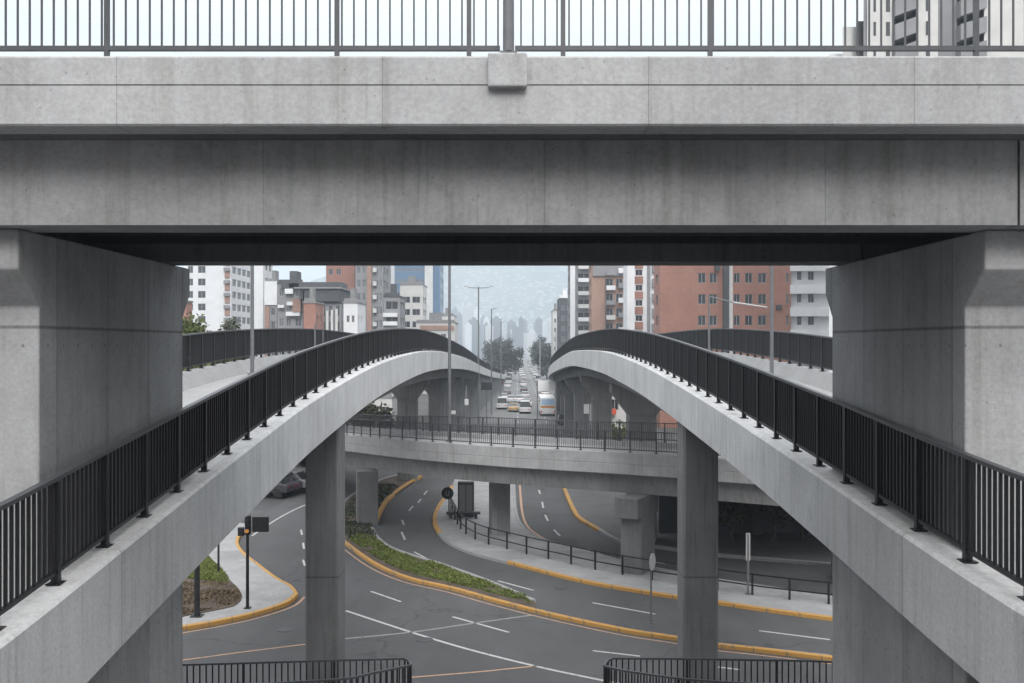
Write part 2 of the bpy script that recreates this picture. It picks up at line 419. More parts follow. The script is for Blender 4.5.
mk = MB()
line(mk, GP([(346,611),(411.7,632.6),(470,650),(538,667),(599,680),(660,692)]), .15)
line(mk, GP([(252,536),(276.6,519.5),(303,506),(340,492)]), .13)
def dash(a, b, w=.13): line(mk, GP([a, b]), w)
for a, b in [((371,591.6),(401,602)), ((452.6,617),(509,632.6)), ((592.5,651),(640,656.5)), ((690,664),(740,670)),
             ((497.7,581),(533.5,590.6)), ((592.5,603),(655.7,614.5)), ((759,631),(830,640)), ((446,567),(462,573)), ((414,552),(427,559)),
             ((401.5,532),(405,540)), ((402,520),(404,525)), ((409,511),(413,506)), ((418,503),(421,499)), ((424,495),(427,491)),
             ((539,490),(540,494)), ((542.2,502),(543.3,508)), ((545,515),(548,521)), ((554,530),(560,536)), ((588,549),(600,553)), ((640,560),(665,564))]:
    dash(a, b)
for p in [((301,530),(302,535)), ((303,543),(304,549)), ((303,560),(305,566))]: dash(*p, w=.12)
line(mk, GP([(378,541),(391,552.5),(415.5,561.5),(442,570),(493.6,588.5),(534,606)]), .09)
structure(mk, 'lane_markings', M['white_line'])
mk = MB()
line(mk, GP([(345,639),(411,632.5),(470,624),(531,615.5)]), .16)
line(mk, GP([(560,617),(650,635),(720,644),(830,656)]), .3)
structure(mk, 'faded_road_marking', M['faded_line'])
mk = MB()
line(mk, L1, .1, .014, -.42)
line(mk, S1[:7], .12, .014, -.4)
line(mk, GP([(120,667),(185,660),(245,652),(304.5,644.7),(340,641)]), .12)
line(mk, GP([(411.7,677.6),(480,672),(538,666)]), .12)
line(mk, GP([(514,480),(514,488.5),(515.5,514),(522,529),(541,542)]), .16, .014, .5)
line(mk, GP([(559,478),(565,494),(572,511),(579,522)]), .14, .014, .3)
structure(mk, 'orange_road_marking', M['orange_line'])
# avenue markings
mk = MB()
for k in range(60):
    y = 152 + k*9
    for fx in (.25, .5, .75):
        x0 = (-3.5+4*(y-150)/1150)*(1-fx) + (14+10*(y-150)/1150)*fx
        mk.quad((x0-.07,y,.018),(x0+.07,y,.018),(x0+.1,y+4,.018),(x0-.04,y+4,.018))
structure(mk, 'avenue_markings', M['white_line'])

for (px, py), lb in (((425,640),'round iron manhole cover near the long white line'), ((560,588),'round iron manhole cover in the middle road beside the kerb'), ((285,630),'round iron manhole cover left of the slender left column')):
    x, y = G(px, py); tag(MB().tube((0,0,.008),(0,0,.02),.34,n=20).build('manhole_cover', M['wall_dark']), lb, 'manhole cover').location = (x, y, 0)
# ------------------------------------------------------------------ vegetation
def leaf_quad(mb, c, s, r):
    u = Vector((r.gauss(0,1), r.gauss(0,1), r.gauss(0,1))).normalized(); v = u.orthogonal().normalized()
    w = u.cross(v); a = r.random()*6.28
    p = (v*math.cos(a)+w*math.sin(a))*s; q = u.cross(p).normalized()*s*.55
    mb.quad(c-p, c-q*.9, c+p, c+q)
def in_poly(x, y, P):
    c = False; j = len(P)-1
    for i in range(len(P)):
        if (P[i][1] > y) != (P[j][1] > y) and x < (P[j][0]-P[i][0])*(y-P[i][1])/(P[j][1]-P[i][1])+P[i][0]: c = not c
        j = i
    return c
def ground_cover(name, label, poly, n, m, size, hgt, z0, seed, clump=.5, lean=None):
    r = random.Random(seed); mb = MB(); xs = [p[0] for p in poly]; ys = [p[1] for p in poly]; k = 0; t = 0
    while k < n and t < n*40:
        t += 1
        x = r.uniform(min(xs), max(xs)); y = r.uniform(min(ys), max(ys))
        if not in_poly(x, y, poly): continue
        d = noise.noise(Vector((x*.9, y*.9, seed)))
        if d < clump - 1 + r.random()*.6: continue
        leaf_quad(mb, Vector((x, y, z0 + r.random()**1.5*hgt*(.6+max(d, -.3)))), size*r.uniform(.6, 1.3), r); k += 1
    return tag(mb.build(name, m, fix=False), label, name.replace('_', ' '), kind='stuff')
def shrink(P, f=.93):
    cx = sum(p[0] for p in P)/len(P); cy = sum(p[1] for p in P)/len(P)
    return [(cx+(a-cx)*f, cy+(b-cy)*f) for a, b in P]
gr_poly = sm2(GP([(349,541),(380,562),(412,576),(455,586.5),(500,598),(531,606)]),4)+sm2(GP([(528,600),(493.6,588),(442,568.5),(415.5,561),(391,552),(376,542),(360,536)]),4)
ground_cover('ground_cover_plants', 'low green planting filling the long median beside the yellow kerb', gr_poly, 17000, M['leaf_grass'], .06, .2, .13, 3, .5)
ground_cover('dark_undergrowth', 'dusty dark undergrowth on the median around the thick column', sm2(GP([(349,541),(376,542),(372,530),(374,518),(386,503),(400,490),(380,486),(354,500),(342,515),(337,528)]),3), 6000, M['leaf_dark'], .1, .22, .12, 5, .55)
ground_cover('lawn', 'green grass patch on the left pavement corner', GP([(170,545),(201,553),(206,558),(222,573),(229,582),(228,587),(200,584),(150,578)]), 16000, M['leaf_grass'], .05, .16, .2, 6, .2)
ground_cover('dry_groundcover', 'dry brown groundcover around the lawn on the left corner', GP([(150,580),(200,585),(229,588),(238,593),(241,601),(235,608),(222,612),(186,619),(150,624)]), 5000, M['leaf_dry'], .06, .12, .2, 8, .5)

def tree(name, loc, h, cr, label, group=None, m='leaf_dark', n=1500, ls=.28, trunk=.35, th=None, seed=0, cat='tree', zs=.75):
    r = random.Random(seed+17); root = empty(name, loc, label, cat, group)
    th = th or h*.4; mb = MB(); tips = []
    bend = Vector((r.uniform(-.4,.4), r.uniform(-.4,.4), 0))
    top = Vector((0,0,th))+bend
    mb.tube((0,0,-.1), bend*.4+Vector((0,0,th*.5)), trunk, trunk*.8, 8); mb.tube(bend*.4+Vector((0,0,th*.5)), top, trunk*.8, trunk*.65, 8)
    for k in range(7):
        a = k*2.4 + r.random(); d = Vector((math.cos(a)*cr*r.uniform(.35,.75), math.sin(a)*cr*r.uniform(.35,.75), (h-th)*r.uniform(.25,.75)))
        mid = top + d*.5 + Vector((0,0,.1*h*r.random())); end = top + d
        mb.tube(top, mid, trunk*.4, trunk*.25, 6); mb.tube(mid, end, trunk*.25, trunk*.08, 6); tips.append(end)
        e2 = mid + Vector((r.uniform(-1,1), r.uniform(-1,1), .7))*cr*.4; mb.tube(mid, e2, trunk*.18, trunk*.06, 5); tips.append(e2)
    mb.build('trunk', M['bark'], root, smooth=True)
    lb = MB(); cz = th + (h-th)*.45
    cl = [t for t in tips]
    for k in range(24):
        v = Vector((r.gauss(0,1), r.gauss(0,1), r.gauss(0,1))).normalized()*r.uniform(.35, .95)
        cl.append(Vector((v.x*cr, v.y*cr, cz + v.z*(h-th)*zs)))
    for k in range(n):
        c = cl[r.randrange(len(cl))]; rr = cr*.3
        d = Vector((r.gauss(0,1), r.gauss(0,1), r.gauss(0,.8))).normalized()*rr*r.random()**.5
        leaf_quad(lb, c+d, ls*r.uniform(.6, 1.3), r)
    lb.build('crown', M[m], root, fix=False)
    return root

# ------------------------------------------------------------------ ramps
zL = [(2,8.5),(9.8,9.04),(13,9.37),(18.3,9.93),(25.4,10.58),(37.9,11.25),(54,11.57),(66,11.52),(78,11.30),(110,10.4),(156,8.64),(240,5.0),(333,1.6),(380,.35)]
zR = [(2,9.1),(9.8,9.36),(12.6,9.54),(16.1,9.82),(25,10.45),(36.5,11.09),(45,11.39),(54,11.58),(69.4,11.55),(86,11.31),(108,10.4),(130,9.3),(155,7.95),(200,5.5),(260,2.4),(300,.4)]
def ys(a, b): 
    out = []; y = a
    while y < b: out.append(y); y += 1.0 if y < 40 else 2.5 if y < 120 else 6
    return out + [b]
cL = lambda y: -2.6*min(1, max(0, y-140)/120)**2
def ramp(side, tab, end, label, hf, curve):
    s = side
    root = empty('ramp_bridge', (s*8, 2, 0), label, 'flyover ramp')
    Y = ys(2, end); off = Vector((s*8, 2, 0))
    def path(x): return [(s*(x+curve(y))-off.x, y-2, interp(tab, y)) for y in Y]
    sg = lambda q: q if s < 0 else -q     # sweeps run away from the camera: left normal is -X
    # inner edge beam: face at X=5.0 ; top slopes slightly
    def sec_in(i):
        h = hf(Y[i]); return [(sg(0), -.02), (sg(0), -h), (sg(.45), -h), (sg(.72), -h+.2), (sg(.72), -.45), (sg(.45), 0), (sg(.04), 0.02)]
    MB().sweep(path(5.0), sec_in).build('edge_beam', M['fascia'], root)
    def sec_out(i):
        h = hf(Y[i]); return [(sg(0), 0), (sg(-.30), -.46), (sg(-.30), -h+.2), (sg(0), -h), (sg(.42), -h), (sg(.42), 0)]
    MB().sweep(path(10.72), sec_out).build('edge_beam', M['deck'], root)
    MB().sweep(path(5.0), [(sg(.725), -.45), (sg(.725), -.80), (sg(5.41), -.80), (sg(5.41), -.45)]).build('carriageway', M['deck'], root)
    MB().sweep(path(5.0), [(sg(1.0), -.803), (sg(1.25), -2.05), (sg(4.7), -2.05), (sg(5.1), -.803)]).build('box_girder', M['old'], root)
    return root
rampL = ramp(-1, zL, 380, 'left curved concrete flyover ramp with pale edge beam rising to a hump', lambda y: 1.22, lambda y: cL(y))
cR = lambda y: max(0, y-120)**2*.0005
rampR = ramp(1, zR, 300, 'right curved concrete flyover ramp bending away behind its hump', lambda y: 1.03 if y < 20 else min(1.2, 1.03+(y-20)*.006), cR)
def rpath(s, tab, x, a, b, curve=lambda y: 0): return [(s*(x+curve(y)), y, interp(tab, y)+.01) for y in ys(a, b)]
def rposts(pts, first=1.4):
    o = Vector(pts[0]); L = [tuple(Vector(p)-o) for p in pts]
    near = resample(L, first, .5); out = []
    for i, q in enumerate(near):
        if q[0].y < 118: out.append(q)
    far = [q for i, q in enumerate(near) if q[0].y >= 118][::5]
    return out + far
for s, tab, x, b, cv, lb in ((-1, zL, 5.28, 340, cL, 'dark railing on the inner edge of the left ramp, its bars filling the lower left'),
                             (1, zR, 5.28, 230, cR, 'dark railing on the inner edge of the right ramp, its bars filling the lower right'),
                             (-1, zL, 10.95, 340, cL, 'dark railing on the outer edge of the left ramp below the white towers'),
                             (1, zR, 10.95, 230, cR, 'dark railing on the outer edge of the right ramp below the brick block')):
    pts = rpath(s, tab, x, 5.5 if x < 8 else 18, b, cv)
    p2 = pts
    railing(lb, pts, 1.25, 1.4, .125, None, posts_at=rposts(p2), postw=.085, barw=.032, rail=.075)
# abutment walls where the ramps come down
for s, tab, a, b, cv, lb in ((-1, zL, 168, 372, cL, 'grey retaining wall carrying the far end of the left ramp'),
                             (1, zR, 178, 290, cR, 'grey retaining wall carrying the far end of the right ramp')):
    mb = MB(); Y = ys(a, b)
    pts = [(s*(5.9+cv(y)), y, 0) for y in Y]
    def sec(i):
        z = max(interp(tab, Y[i])-1.25, .1); q = (lambda v: v if s < 0 else -v)
        return [(q(0), 0), (q(0), z), (q(4.3), z), (q(4.3), 0)]
    tag(mb.sweep(pts, sec).build('retaining_wall', M['old']), lb, 'retaining wall')

# ------------------------------------------------------------------ overpass above
XR, XL = 5.42, -5.6
bridge = empty('overpass_bridge', (0, 14, 14), 'wide concrete overpass crossing close overhead, light fascia above darker girder', 'overpass')
def W(o, c=(0,14,14)):  # move world-coordinate geometry under a parent standing at c
    o.data.transform(Matrix.Translation((-c[0], -c[1], -c[2]))); return o
fz0, fz1 = 14.25, 14.97; gz = 14.663
W(MB().yzprism([(10.30,gz+.012),(10.30,fz1-.02),(10.32,fz1),(10.72,fz1),(10.72,fz0+.05),(10.34,fz0+.05),(10.34,gz+.012)], -16, 16).build('edge_beam', M['bridge_fascia'], bridge))
W(MB().yzprism([(10.303,fz0+.02),(10.303,gz),(10.338,gz),(10.338,fz0+.052),(10.72,fz0+.048),(10.72,fz0),(10.323,fz0)], -16, 16).build('fascia_band', M['bridge_fascia'], bridge))
W(MB().yzprism([(10.722,14.25),(10.722,14.62),(17.4,14.62),(17.4,14.25)], -16, 16).build('deck_slab', M['softit'], bridge))
W(MB().yzprism([(17.402,fz0),(17.402,fz1),(17.8,fz1),(17.8,fz0)], -16, 16).build('edge_beam', M['bridge_fascia'], bridge))
for (a, b) in ((-16, 5.575), (5.605, 16)):
    W(MB().yzprism([(11.03,13.312),(11.03,14.248),(11.45,14.248),(11.5,13.75),(11.78,13.6),(11.78,13.312)], a, b).build('girder', M['girder'], bridge))
    W(MB().yzprism([(15.95,13.312),(15.95,13.6),(16.2,13.75),(16.25,14.248),(16.75,14.248),(16.75,13.312)], a, b).build('girder', M['softit'], bridge))
W(MB().box(-.247,.155,10.19,10.302,14.625,14.975).build('mast_block', M['bridge_fascia'], bridge, bevel=.02))
# piers: blades with heads widening fore and aft
for s, xi, lb in ((-1, XL, 'massive left bridge pier with flared head and stained side face'), (1, XR, 'massive right bridge pier with flared head beside the brick block')):
    c = (xi+s*1.6, 14.2, 0); root = empty('bridge_pier', c, lb, 'bridge pier')
    Yf = xi/ (-473 if s < 0 else 453)*F; Yb = xi/(-329 if s < 0 else 320)*F
    hf_, hb = Yf*.958, Yb*1.022
    ztop = 13.338; zh = H+(344-269)*hf_/F; zs = H+(344-307)*Yf/F
    x0, x1 = (xi-3.3, xi) if s < 0 else (xi, xi+3.3)
    W(MB().yzprism([(Yf,-.2),(Yf,zs),(hf_,zh),(hf_,ztop-.03),(hb,ztop-.03),(hb,zh),(Yb,zs),(Yb,-.2)], x0, x1).build('shaft', M['pier'], root, bevel=.025), c)
# top railing
top_z = 14.972
ry = 10.62
def tx(px): return X(px, ry)
posts = [tx(p) for p in (-130, 107, 337, 469, 563, 710, 976, 1200)]
for a, b, lb in ((-8.5, tx(500), 'dark railing on the overpass left of the mast'), (tx(515), 8.5, 'dark railing on the overpass right of the mast')):
    pts = [(a, ry, top_z), (b, ry, top_z)]
    pa = [(Vector((p-a, 0, 0)), 0) for p in posts if a < p < b]
    railing(lb, pts, 1.2, 2, .1275, None, gap=.165, mats='top_metal', postw=.048, barw=.018, posts_at=pa, nbar=98, rail=.05)
mast = empty('lamp_mast', (X(508.5,10.25), 10.25, 14.975), 'grey mast on the concrete block at the middle of the overpass edge', 'lamp mast')
MB().tube((0,0,.02),(0,0,7),.058,.045,14).build('pole', M['greymetal'], mast, smooth=False)
MB().box(-.09,.09,-.045,.09,0,.02).build('base_plate', M['greymetal'], mast)
MB().tube((0,0,6.9),(0,-1.6,7.3),.03,.025,8).build('arm', M['greymetal'], mast)
MB().box(-.12,.12,-2.1,-1.5,7.25,7.36).build('lamp_head', M['greymetal'], mast, bevel=.02)

# ------------------------------------------------------------------ ring overpass
ringpx = [(230,425.5,96),(290,430,84),(343,434.5,70),(371,437,65.3),(400,439.6,62),(428,441.8,60),(460,444,58.3),(519,447.7,56),(591,451,53.2),(677,455.6,50.4),(718,458.5,49.2),(790,463,47.4),(880,467,46),(1010,470,45)]
ring = [(X(p, Y), Y, Z(y, Y)) for p, y, Y in ringpx]
ringS = smooth_path(ring, 8)
rb = ringS[len(ringS)//2]; rb = (rb[0], rb[1], 0)
rroot = empty('ring_overpass', rb, 'lower curved concrete overpass crossing between the two ramps', 'overpass')
rl = [(p[0]-rb[0], p[1]-rb[1], p[2]) for p in ringS]
# path runs left to right (+X): left normal points away from the camera (+Y)
MB().sweep(rl, [(0,-.02),(0,-.58),(.02,-.60),(.02,-.615),(0,-.635),(0,-1.12),(.03,-1.15),(.5,-1.15),(.5,-.3),(.4,0),(.03,0)]).build('edge_beam', M['ring'], rroot)
MB().sweep(rl, [(.503,-.3),(.503,-.7),(6.0,-.7),(6.0,-.3)]).build('carriageway', M['deck'], rroot)
MB().sweep(rl, [(6.003,0),(6.003,-1.15),(6.5,-1.15),(6.5,0)]).build('edge_beam', M['ring'], rroot)
MB().sweep(rl, [(.55,-1.153),(.75,-2.2),(5.7,-2.2),(5.9,-1.153),(5.9,-.703),(.55,-.703)]).build('box_girder', M['ring_girder'], rroot)
def offs(pts, d, z=0):
    out = []
    for i, p in enumerate(pts):
        a = pts[max(i-1,0)]; b = pts[min(i+1,len(pts)-1)]; t = Vector((b[0]-a[0], b[1]-a[1])).normalized()
        out.append((p[0]-t.y*d, p[1]+t.x*d, p[2]+z))
    return out
railing('dark railing on the near edge of the lower curved overpass', offs(ringS, .2, .003), 1.12, 1.5, .14, None, mats='ring_metal', postw=.065, barw=.02, rail=.045, key=lambda p: abs((p.x+ring[0][0])-2))
railing('dark railing on the far edge of the lower curved overpass', offs(ringS, 6.25, .003), 1.12, 1.5, .14, None, mats='ring_metal', postw=.065, barw=.02, rail=.045, key=lambda p: abs((p.x+ring[0][0])-4))

# ------------------------------------------------------------------ columns
def column(x0, x1, y0, y1, zt, label, m='column', cap=None, group=None):
    c = ((x0+x1)/2, (y0+y1)/2, 0); root = empty('column', c, label, 'column', group)
    w, d = (x1-x0)/2, (y1-y0)/2
    ch = .07
    poly = [(-w+ch,-d),(w-ch,-d),(w,-d+ch),(w,d-ch),(w-ch,d),(-w+ch,d),(-w,d-ch),(-w,-d+ch)]
    if cap:
        cw, chh = cap
        MB().prism(poly, -.2, zt-chh).build('shaft', M[m], root)
        mb = MB(); n0 = len(mb.v)
        for z, ww in ((zt-chh, w), (zt-.45, w+cw), (zt, w+cw)):
            mb.v += [(-ww,-d-.06,z),(ww,-d-.06,z),(ww,d+.06,z),(-ww,d+.06,z)]
        for k in range(2):
            for i in range(4): j=(i+1)%4; mb.f.append((n0+4*k+i, n0+4*k+j, n0+4*k+4+j, n0+4*k+4+i)); mb.m.append(0)
        mb.f += [(n0+3,n0+2,n0+1,n0),(n0+8,n0+9,n0+10,n0+11)]; mb.m += [0,0]
        mb.build('column_head', M[m], root)
    else:
        MB().prism(poly, -.2, zt).build('shaft', M[m], root)
    return root
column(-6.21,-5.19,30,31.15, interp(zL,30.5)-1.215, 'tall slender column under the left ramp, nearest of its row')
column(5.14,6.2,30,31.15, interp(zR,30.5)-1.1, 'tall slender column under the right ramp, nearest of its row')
names = ['second', 'third', 'fourth', 'fifth', 'sixth']
for k, (Yl, Yr) in enumerate(((87, 60), (104, 87), (122, 112), (142, 136), (160, 158))):
    for s, tab, Y in ((-1, zL, Yl), (1, zR, Yr)):
        cv = cR(Y) if s > 0 else 0
        xc = s*(7.85+cv+(1.3 if s < 0 and k == 0 else 0))
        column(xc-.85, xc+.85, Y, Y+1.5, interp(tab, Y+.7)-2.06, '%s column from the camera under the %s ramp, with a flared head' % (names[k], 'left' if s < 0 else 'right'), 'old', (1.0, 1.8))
# ring columns
def col_at(px, Y, w, d, rz, label, zt, m='column', head=None):
    root = empty('column', (X(px, Y), Y, 0), label, 'column', None, rz)
    MB().box(-w/2, w/2, -d/2, d/2, -.2, zt-(head[1] if head else 0)).build('shaft', M[m], root, bevel=.05)
    if head: MB().box(-w/2-.06, w/2+.06, -head[0]/2-head[2], head[0]/2, zt-head[1]+.003, zt).build('column_head', M[m], root, bevel=.03)
    return root
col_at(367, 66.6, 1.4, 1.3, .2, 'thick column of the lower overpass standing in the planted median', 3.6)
col_at(499.5, 62.6, 1.15, 1.5, .15, 'dark column of the lower overpass on the paved island', 3.97, 'old')
# hammerhead column at right
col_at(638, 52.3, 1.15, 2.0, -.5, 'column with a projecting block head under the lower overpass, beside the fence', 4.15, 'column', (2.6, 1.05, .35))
col_at(846, 51, 1.2, 1.6, -.1, 'right hand column of the lower overpass', 4.2, 'old')

# covered underpass at right: roof, dark wall and dark trees added to deepen shade
c = (26, 66, 0); up = empty('underpass', c, 'covered underpass beyond the far road at right, roof and dark wall added to deepen its shade', 'underpass')
W(MB().box(8.6, 60, 54.8, 68, 4.3, 4.9).build('roof_slab', M['softit'], up), c)
W(MB().box(9.2, 60, 62.6, 63.4, 0, 4.297).build('back_wall', M['wall_dark'], up), c)  # coloured dark so the wall reads as deep shade
for k in range(7): W(MB().box(11.5+3.4*k, 12.1+3.4*k, 61.9, 62.597, 0, 4.297).build('pilaster', M['wall_dark'], up), c)
for k in range(3):
    tree('small_tree', (X([733,775,806][k], 59.8), 59.8+.3*k, .17), 3.3, 1.3, ['low dark bushy tree in the underpass mouth, leftmost of three', 'low dark bushy tree in the middle of the underpass mouth', 'low leaning dark tree in the underpass mouth, rightmost'][k], None, 'leaf_dark', 1200, .16, .12, 1.4, 40+k)

# ------------------------------------------------------------------ bottom walkways
for s, lb, far_px, near_px in ((-1, 'left', [(120,665.5),(185,663.7),(300,660.5),(404,657.6),(409,660)], [(411,664.2),(375,671.5),(346,677.6),(297,681),(240,683.5),(120,686)]),
                               (1, 'right', [(900,664),(830,661),(813,660),(700,658),(613,657.4),(607,660)], [(604,665),(620.6,669),(643.5,672.6),(681.5,677.7),(732,681.5),(800,684),(900,687)])):
    dz = 8.5; zt = H-dz
    def wp(px, py): Y = dz*F/(py-344); return (X(px, Y), Y, zt-1.1)
    fp = [wp(*p) for p in far_px]; np_ = [wp(*p) for p in near_px]
    full = fp + smooth_path(np_, 4)
    railing('dark railing round the end of the %s walkway at the bottom of the view' % lb, full, 1.1, 2.4, .165, None, gap=.1, postw=.06, barw=.035, rail=.05, nbar=95, start=3.2)
    poly = [(p[0], p[1]) for p in full]
    mb = MB().prism(poly, zt-1.45, zt-1.103)
    c = (poly[0][0]*.5+poly[3][0]*.5, poly[0][1]-.9, 0)
    root = empty('walkway', c, 'raised footway ending below the %s ramp' % lb, 'footway')
    W(mb.build('slab', M['old'], root), c)
    W(MB().box(c[0]-.3, c[0]+.3, c[1]-.3, c[1]+.3, -.2, zt-1.453).build('support', M['old'], root), c)

# ------------------------------------------------------------------ street furniture
# island fence: posts with two pipe rails
fp = GP([(451,513.5),(458,528),(466,537),(483,545.5),(506.5,552),(532,558.5),(561,565),(584,570.5),(611,576),(662.5,585),(700,590.5),(760,599.5),(830,608),(880,613)])
fps = smooth_path([(a, b, kerb_h) for a, b in fp], 5)
fr = empty('pipe_fence', fps[0], 'dark two rail fence curving along the paved island', 'fence')
o = Vector(fps[0]); Lc = [tuple(Vector(p)-o) for p in fps]
for z in (.45, .98): MB().sweep(Lc, [(-.028,z-.028),(.028,z-.028),(.028,z+.028),(-.028,z+.028)]).build('rail', M['metal'], fr)
pm = MB().tube((0,0,0),(0,0,1.02),.055,n=8).mesh('post', M['metal'])
for p, a in resample(Lc, 1.75, 0): place(pm, 'post', fr, p, a)

def gpole(name, px, py, hgt, r, label, cat, m='metal', z=kerb_h, r1=None, plate=True):
    x, y = G(px, py); root = empty(name, (x, y, z), label, cat)
    MB().tube((0,0,0),(0,0,hgt), r, r1 or r*.85, 10).build('pole', M[m], root)
    if plate: MB().box(-r*1.9, r*1.9, -r*1.9, r*1.9, 0, .04).build('base_plate', M[m], root)
    return root, y
# traffic signal pole on the left corner
root, y = gpole('traffic_light', 247.5, 612, 3.9, .075, 'traffic signal pole with a black box on the left corner pavement', 'traffic light', 'metal')
MB().box(.22,.95,-.06,.06,3.42,4.1).build('back_board', M['black'], root, bevel=.02)
MB().box(-.1,.13,-.12,.16,3.3,4.15).build('signal_head', M['black'], root, bevel=.03)
for k in range(3):
    lens = MB().tube((.02,-.122,3.48+.25*k),(.02,-.2,3.48+.25*k),.085,.085,10).build('lens', [M['orange'], M['black'], M['black']][k], root)
MB().box(-.42,-.16,-.1,.1,3.25,3.62).build('pedestrian_signal', M['black'], root, bevel=.02)
root, y = gpole('lamp_post', 197, 620, 3.1, .13, 'thick black post near the soil bed at the corner, partly behind the ramp', 'post', 'black')
root, y = gpole('bollard_post', 218.5, 575, 2.6, .06, 'thin dark post beside the lawn on the left pavement', 'post', 'black')
MB().box(-.15,.15,-.1,.1,2.0,2.6).build('signal_head', M['black'], root, bevel=.02)
# roundel sign at island nose
root, y = gpole('road_sign', 449, 518, 2.0, .05, 'round dark road sign at the nose of the paved island', 'road sign', 'metal')
MB().tube((-.1,-.06,1.55),(-.1,-.09,1.55),.42,n=24).build('sign_disc', M['black'], root)
mb = MB()
mb.box(-.22,-.15,-.1,-.093,1.38,1.72); mb.box(-.05,.02,-.1,-.093,1.38,1.72); mb.box(-.15,-.05,-.1,-.093,1.38,1.44)
mb.build('sign_mark', M['greymetal'], root)
# round sign seen edge-on at right median
root, y = gpole('road_sign', 651, 628, 2.95, .045, 'round grey sign on a thin pole by the yellow median kerb', 'road sign', 'greymetal', z=.2)
so = MB().tube((0,-.05,0),(0,-.075,0),.36,n=24).build('sign_disc', M['frame'], root)
so.location = (0,0,2.6); so.rotation_euler = (0,0,math.radians(62))
root, y = gpole('sign_post', 748, 598, 2.85, .06, 'pale slim post on the pavement between the two right ramps columns', 'post', 'greymetal')
MB().box(-.1,.1,-.03,.03,1.6,2.9).build('sign_plate', M['frame'], root)
# planter-like dark object by the dark column and utility cabinet
x, y = G(466, 519)
cab = empty('utility_cabinet', (x, y, kerb_h), 'dark utility cabinet with a low bench on the paved island', 'cabinet')
MB().box(-.55,.55,-.3,.3,0,2.4).build('cabinet_body', M['wall_dark'], cab, bevel=.03)
MB().box(-.45,-.03,-.315,-.3,.2,2.2).build('door', M['wall_grey'], cab); MB().box(.03,.45,-.315,-.3,.2,2.2).build('door', M['wall_grey'], cab)
MB().box(-1.3,1.0,-.9,-.5,.3,.45).build('bench_seat', M['wall_dark'], cab); MB().box(-1.1,-.9,-.85,-.55,0,.3).build('leg', M['wall_dark'], cab); MB().box(.6,.8,-.85,-.55,0,.3).build('leg', M['wall_dark'], cab)
# street light poles
def lamp(x, y, z, h, label, arm=None, r=.09, m='greymetal', group=None, t=False, two=False):
    root = empty('street_lamp', (x, y, z), label, 'street lamp', group)
    MB().tube((0,0,0),(0,0,h), r, r*.7, 10).build('pole', M[m], root)
    MB().box(-r*2,r*2,-r*2,r*2,0,.05).build('base_plate', M[m], root)
    if arm:
        for sx in ([arm, -arm] if two else [arm]):
            MB().tube((0,0,h-.15),(sx,0,h+.12 if not t else h-.1), r*.45, r*.35, 8).build('arm', M[m], root)
            MB().box(min(sx,sx*1.35), max(sx,sx*1.35), -.15, .15, h+.05, h+.17).build('lamp_head', M['frame'], root, bevel=.02)
    return root
lamp(-10.0, 38.5, interp(zL,38.5)-.44, 9, 'tall grey street lamp on the outer edge of the left ramp, nearest', 2.0, .075)
lamp(10.0, 38.5, interp(zR,38.5)-.44, 9, 'tall grey street lamp on the outer edge of the right ramp, nearest', -2.0, .075)
lamp(X(315,50), 50, interp(zL,50)-.44, 1.9, 'short pale post on the crest of the left ramp', None, .05)
lamp(X(323,56), 56, interp(zL,56)-.44, 1.6, 'thin pale post beyond the crest of the left ramp', None, .04)
pl = lamp(X(709,50), 50, interp(zR,50)-.44, 3.4, 'slim grey lamp with a long arm on the crest of the right ramp', None, .06)
MB().tube((0,0,3.3),(1.2,0,3.0),.03,.03,8).build('arm', M['greymetal'], pl); MB().tube((1.2,0,3.0),(2.9,0,2.75),.05,.04,8).build('arm', M['frame'], pl)
lamp(X(731,70), 70, 0, 19, 'thick pale lamp mast standing behind the right ramp', None, .17, 'frame')
lamp(X(449.5,60.5), 60.5, Z(441.5,60.5), 13, 'tall dark street lamp on the lower curved overpass', 1.3, .105, 'greymetal')
lamp(X(478.5,150), 150, 0, Z(287,150), 'tall pale mast with a cross arm beside the left ramp far end', 1.6, .14, 'greymetal', t=True, two=True)
lamp(X(491.5,170), 170, 0, Z(309,170), 'far street lamp at the tail of the left ramp', .7, .13, 'greymetal')
lamp(X(501,210), 210, 0, Z(322,210), 'slim street lamp in front of the left avenue trees', .7, .12, 'greymetal')
lamp(X(540,230), 230, 0, Z(339,230), 'pale street lamp in front of the right avenue trees', -.7, .13, 'frame')
lamp(X(556,150), 150, 0, Z(330,150), 'pale lamp mast beside the tail of the right ramp', None, .15, 'frame')
lamp(X(376,84), 84, 0, 5.5, 'short street lamp under the left ramp', .8, .09, 'frame')
lamp(X(416,100), 100, 0, 8.4, 'pale lamp pole beneath the left ramp girder', None, .12, 'frame')
lamp(X(466,120), 120, 0, 7, 'pale post with white boxes near the left ramp wall', None, .1, 'frame')
def signbox(px, py, Y, w, h, m, label, zbase=0, name='message_sign', cat='sign', pm='greymetal'):
    z = Z(py, Y); root = empty(name, (X(px, Y), Y, zbase), label, cat)
    MB().tube((0,0,0),(0,0,z-h/2-zbase+.05), .09, .09, 8).build('pole', M[pm], root)
    MB().box(-w/2,w/2,-.12,.12,z-h/2-zbase,z+h/2-zbase).build('sign_panel', M[m], root, bevel=.03)
    MB().box(-w/2+.06,w/2-.06,-.15,-.123,z-h/2-zbase+.06,z+h/2-zbase-.06).build('sign_face', M[m], root)
    return root
signbox(486.5,386,140,1.55,1.1,'black','black message sign at the tail of the left ramp')
Yb_ = 158; zb_ = Z(386,Yb_); bb = empty('billboard', (X(546.5,Yb_), Yb_, 0), 'blank white billboard above the bus on the avenue', 'billboard')
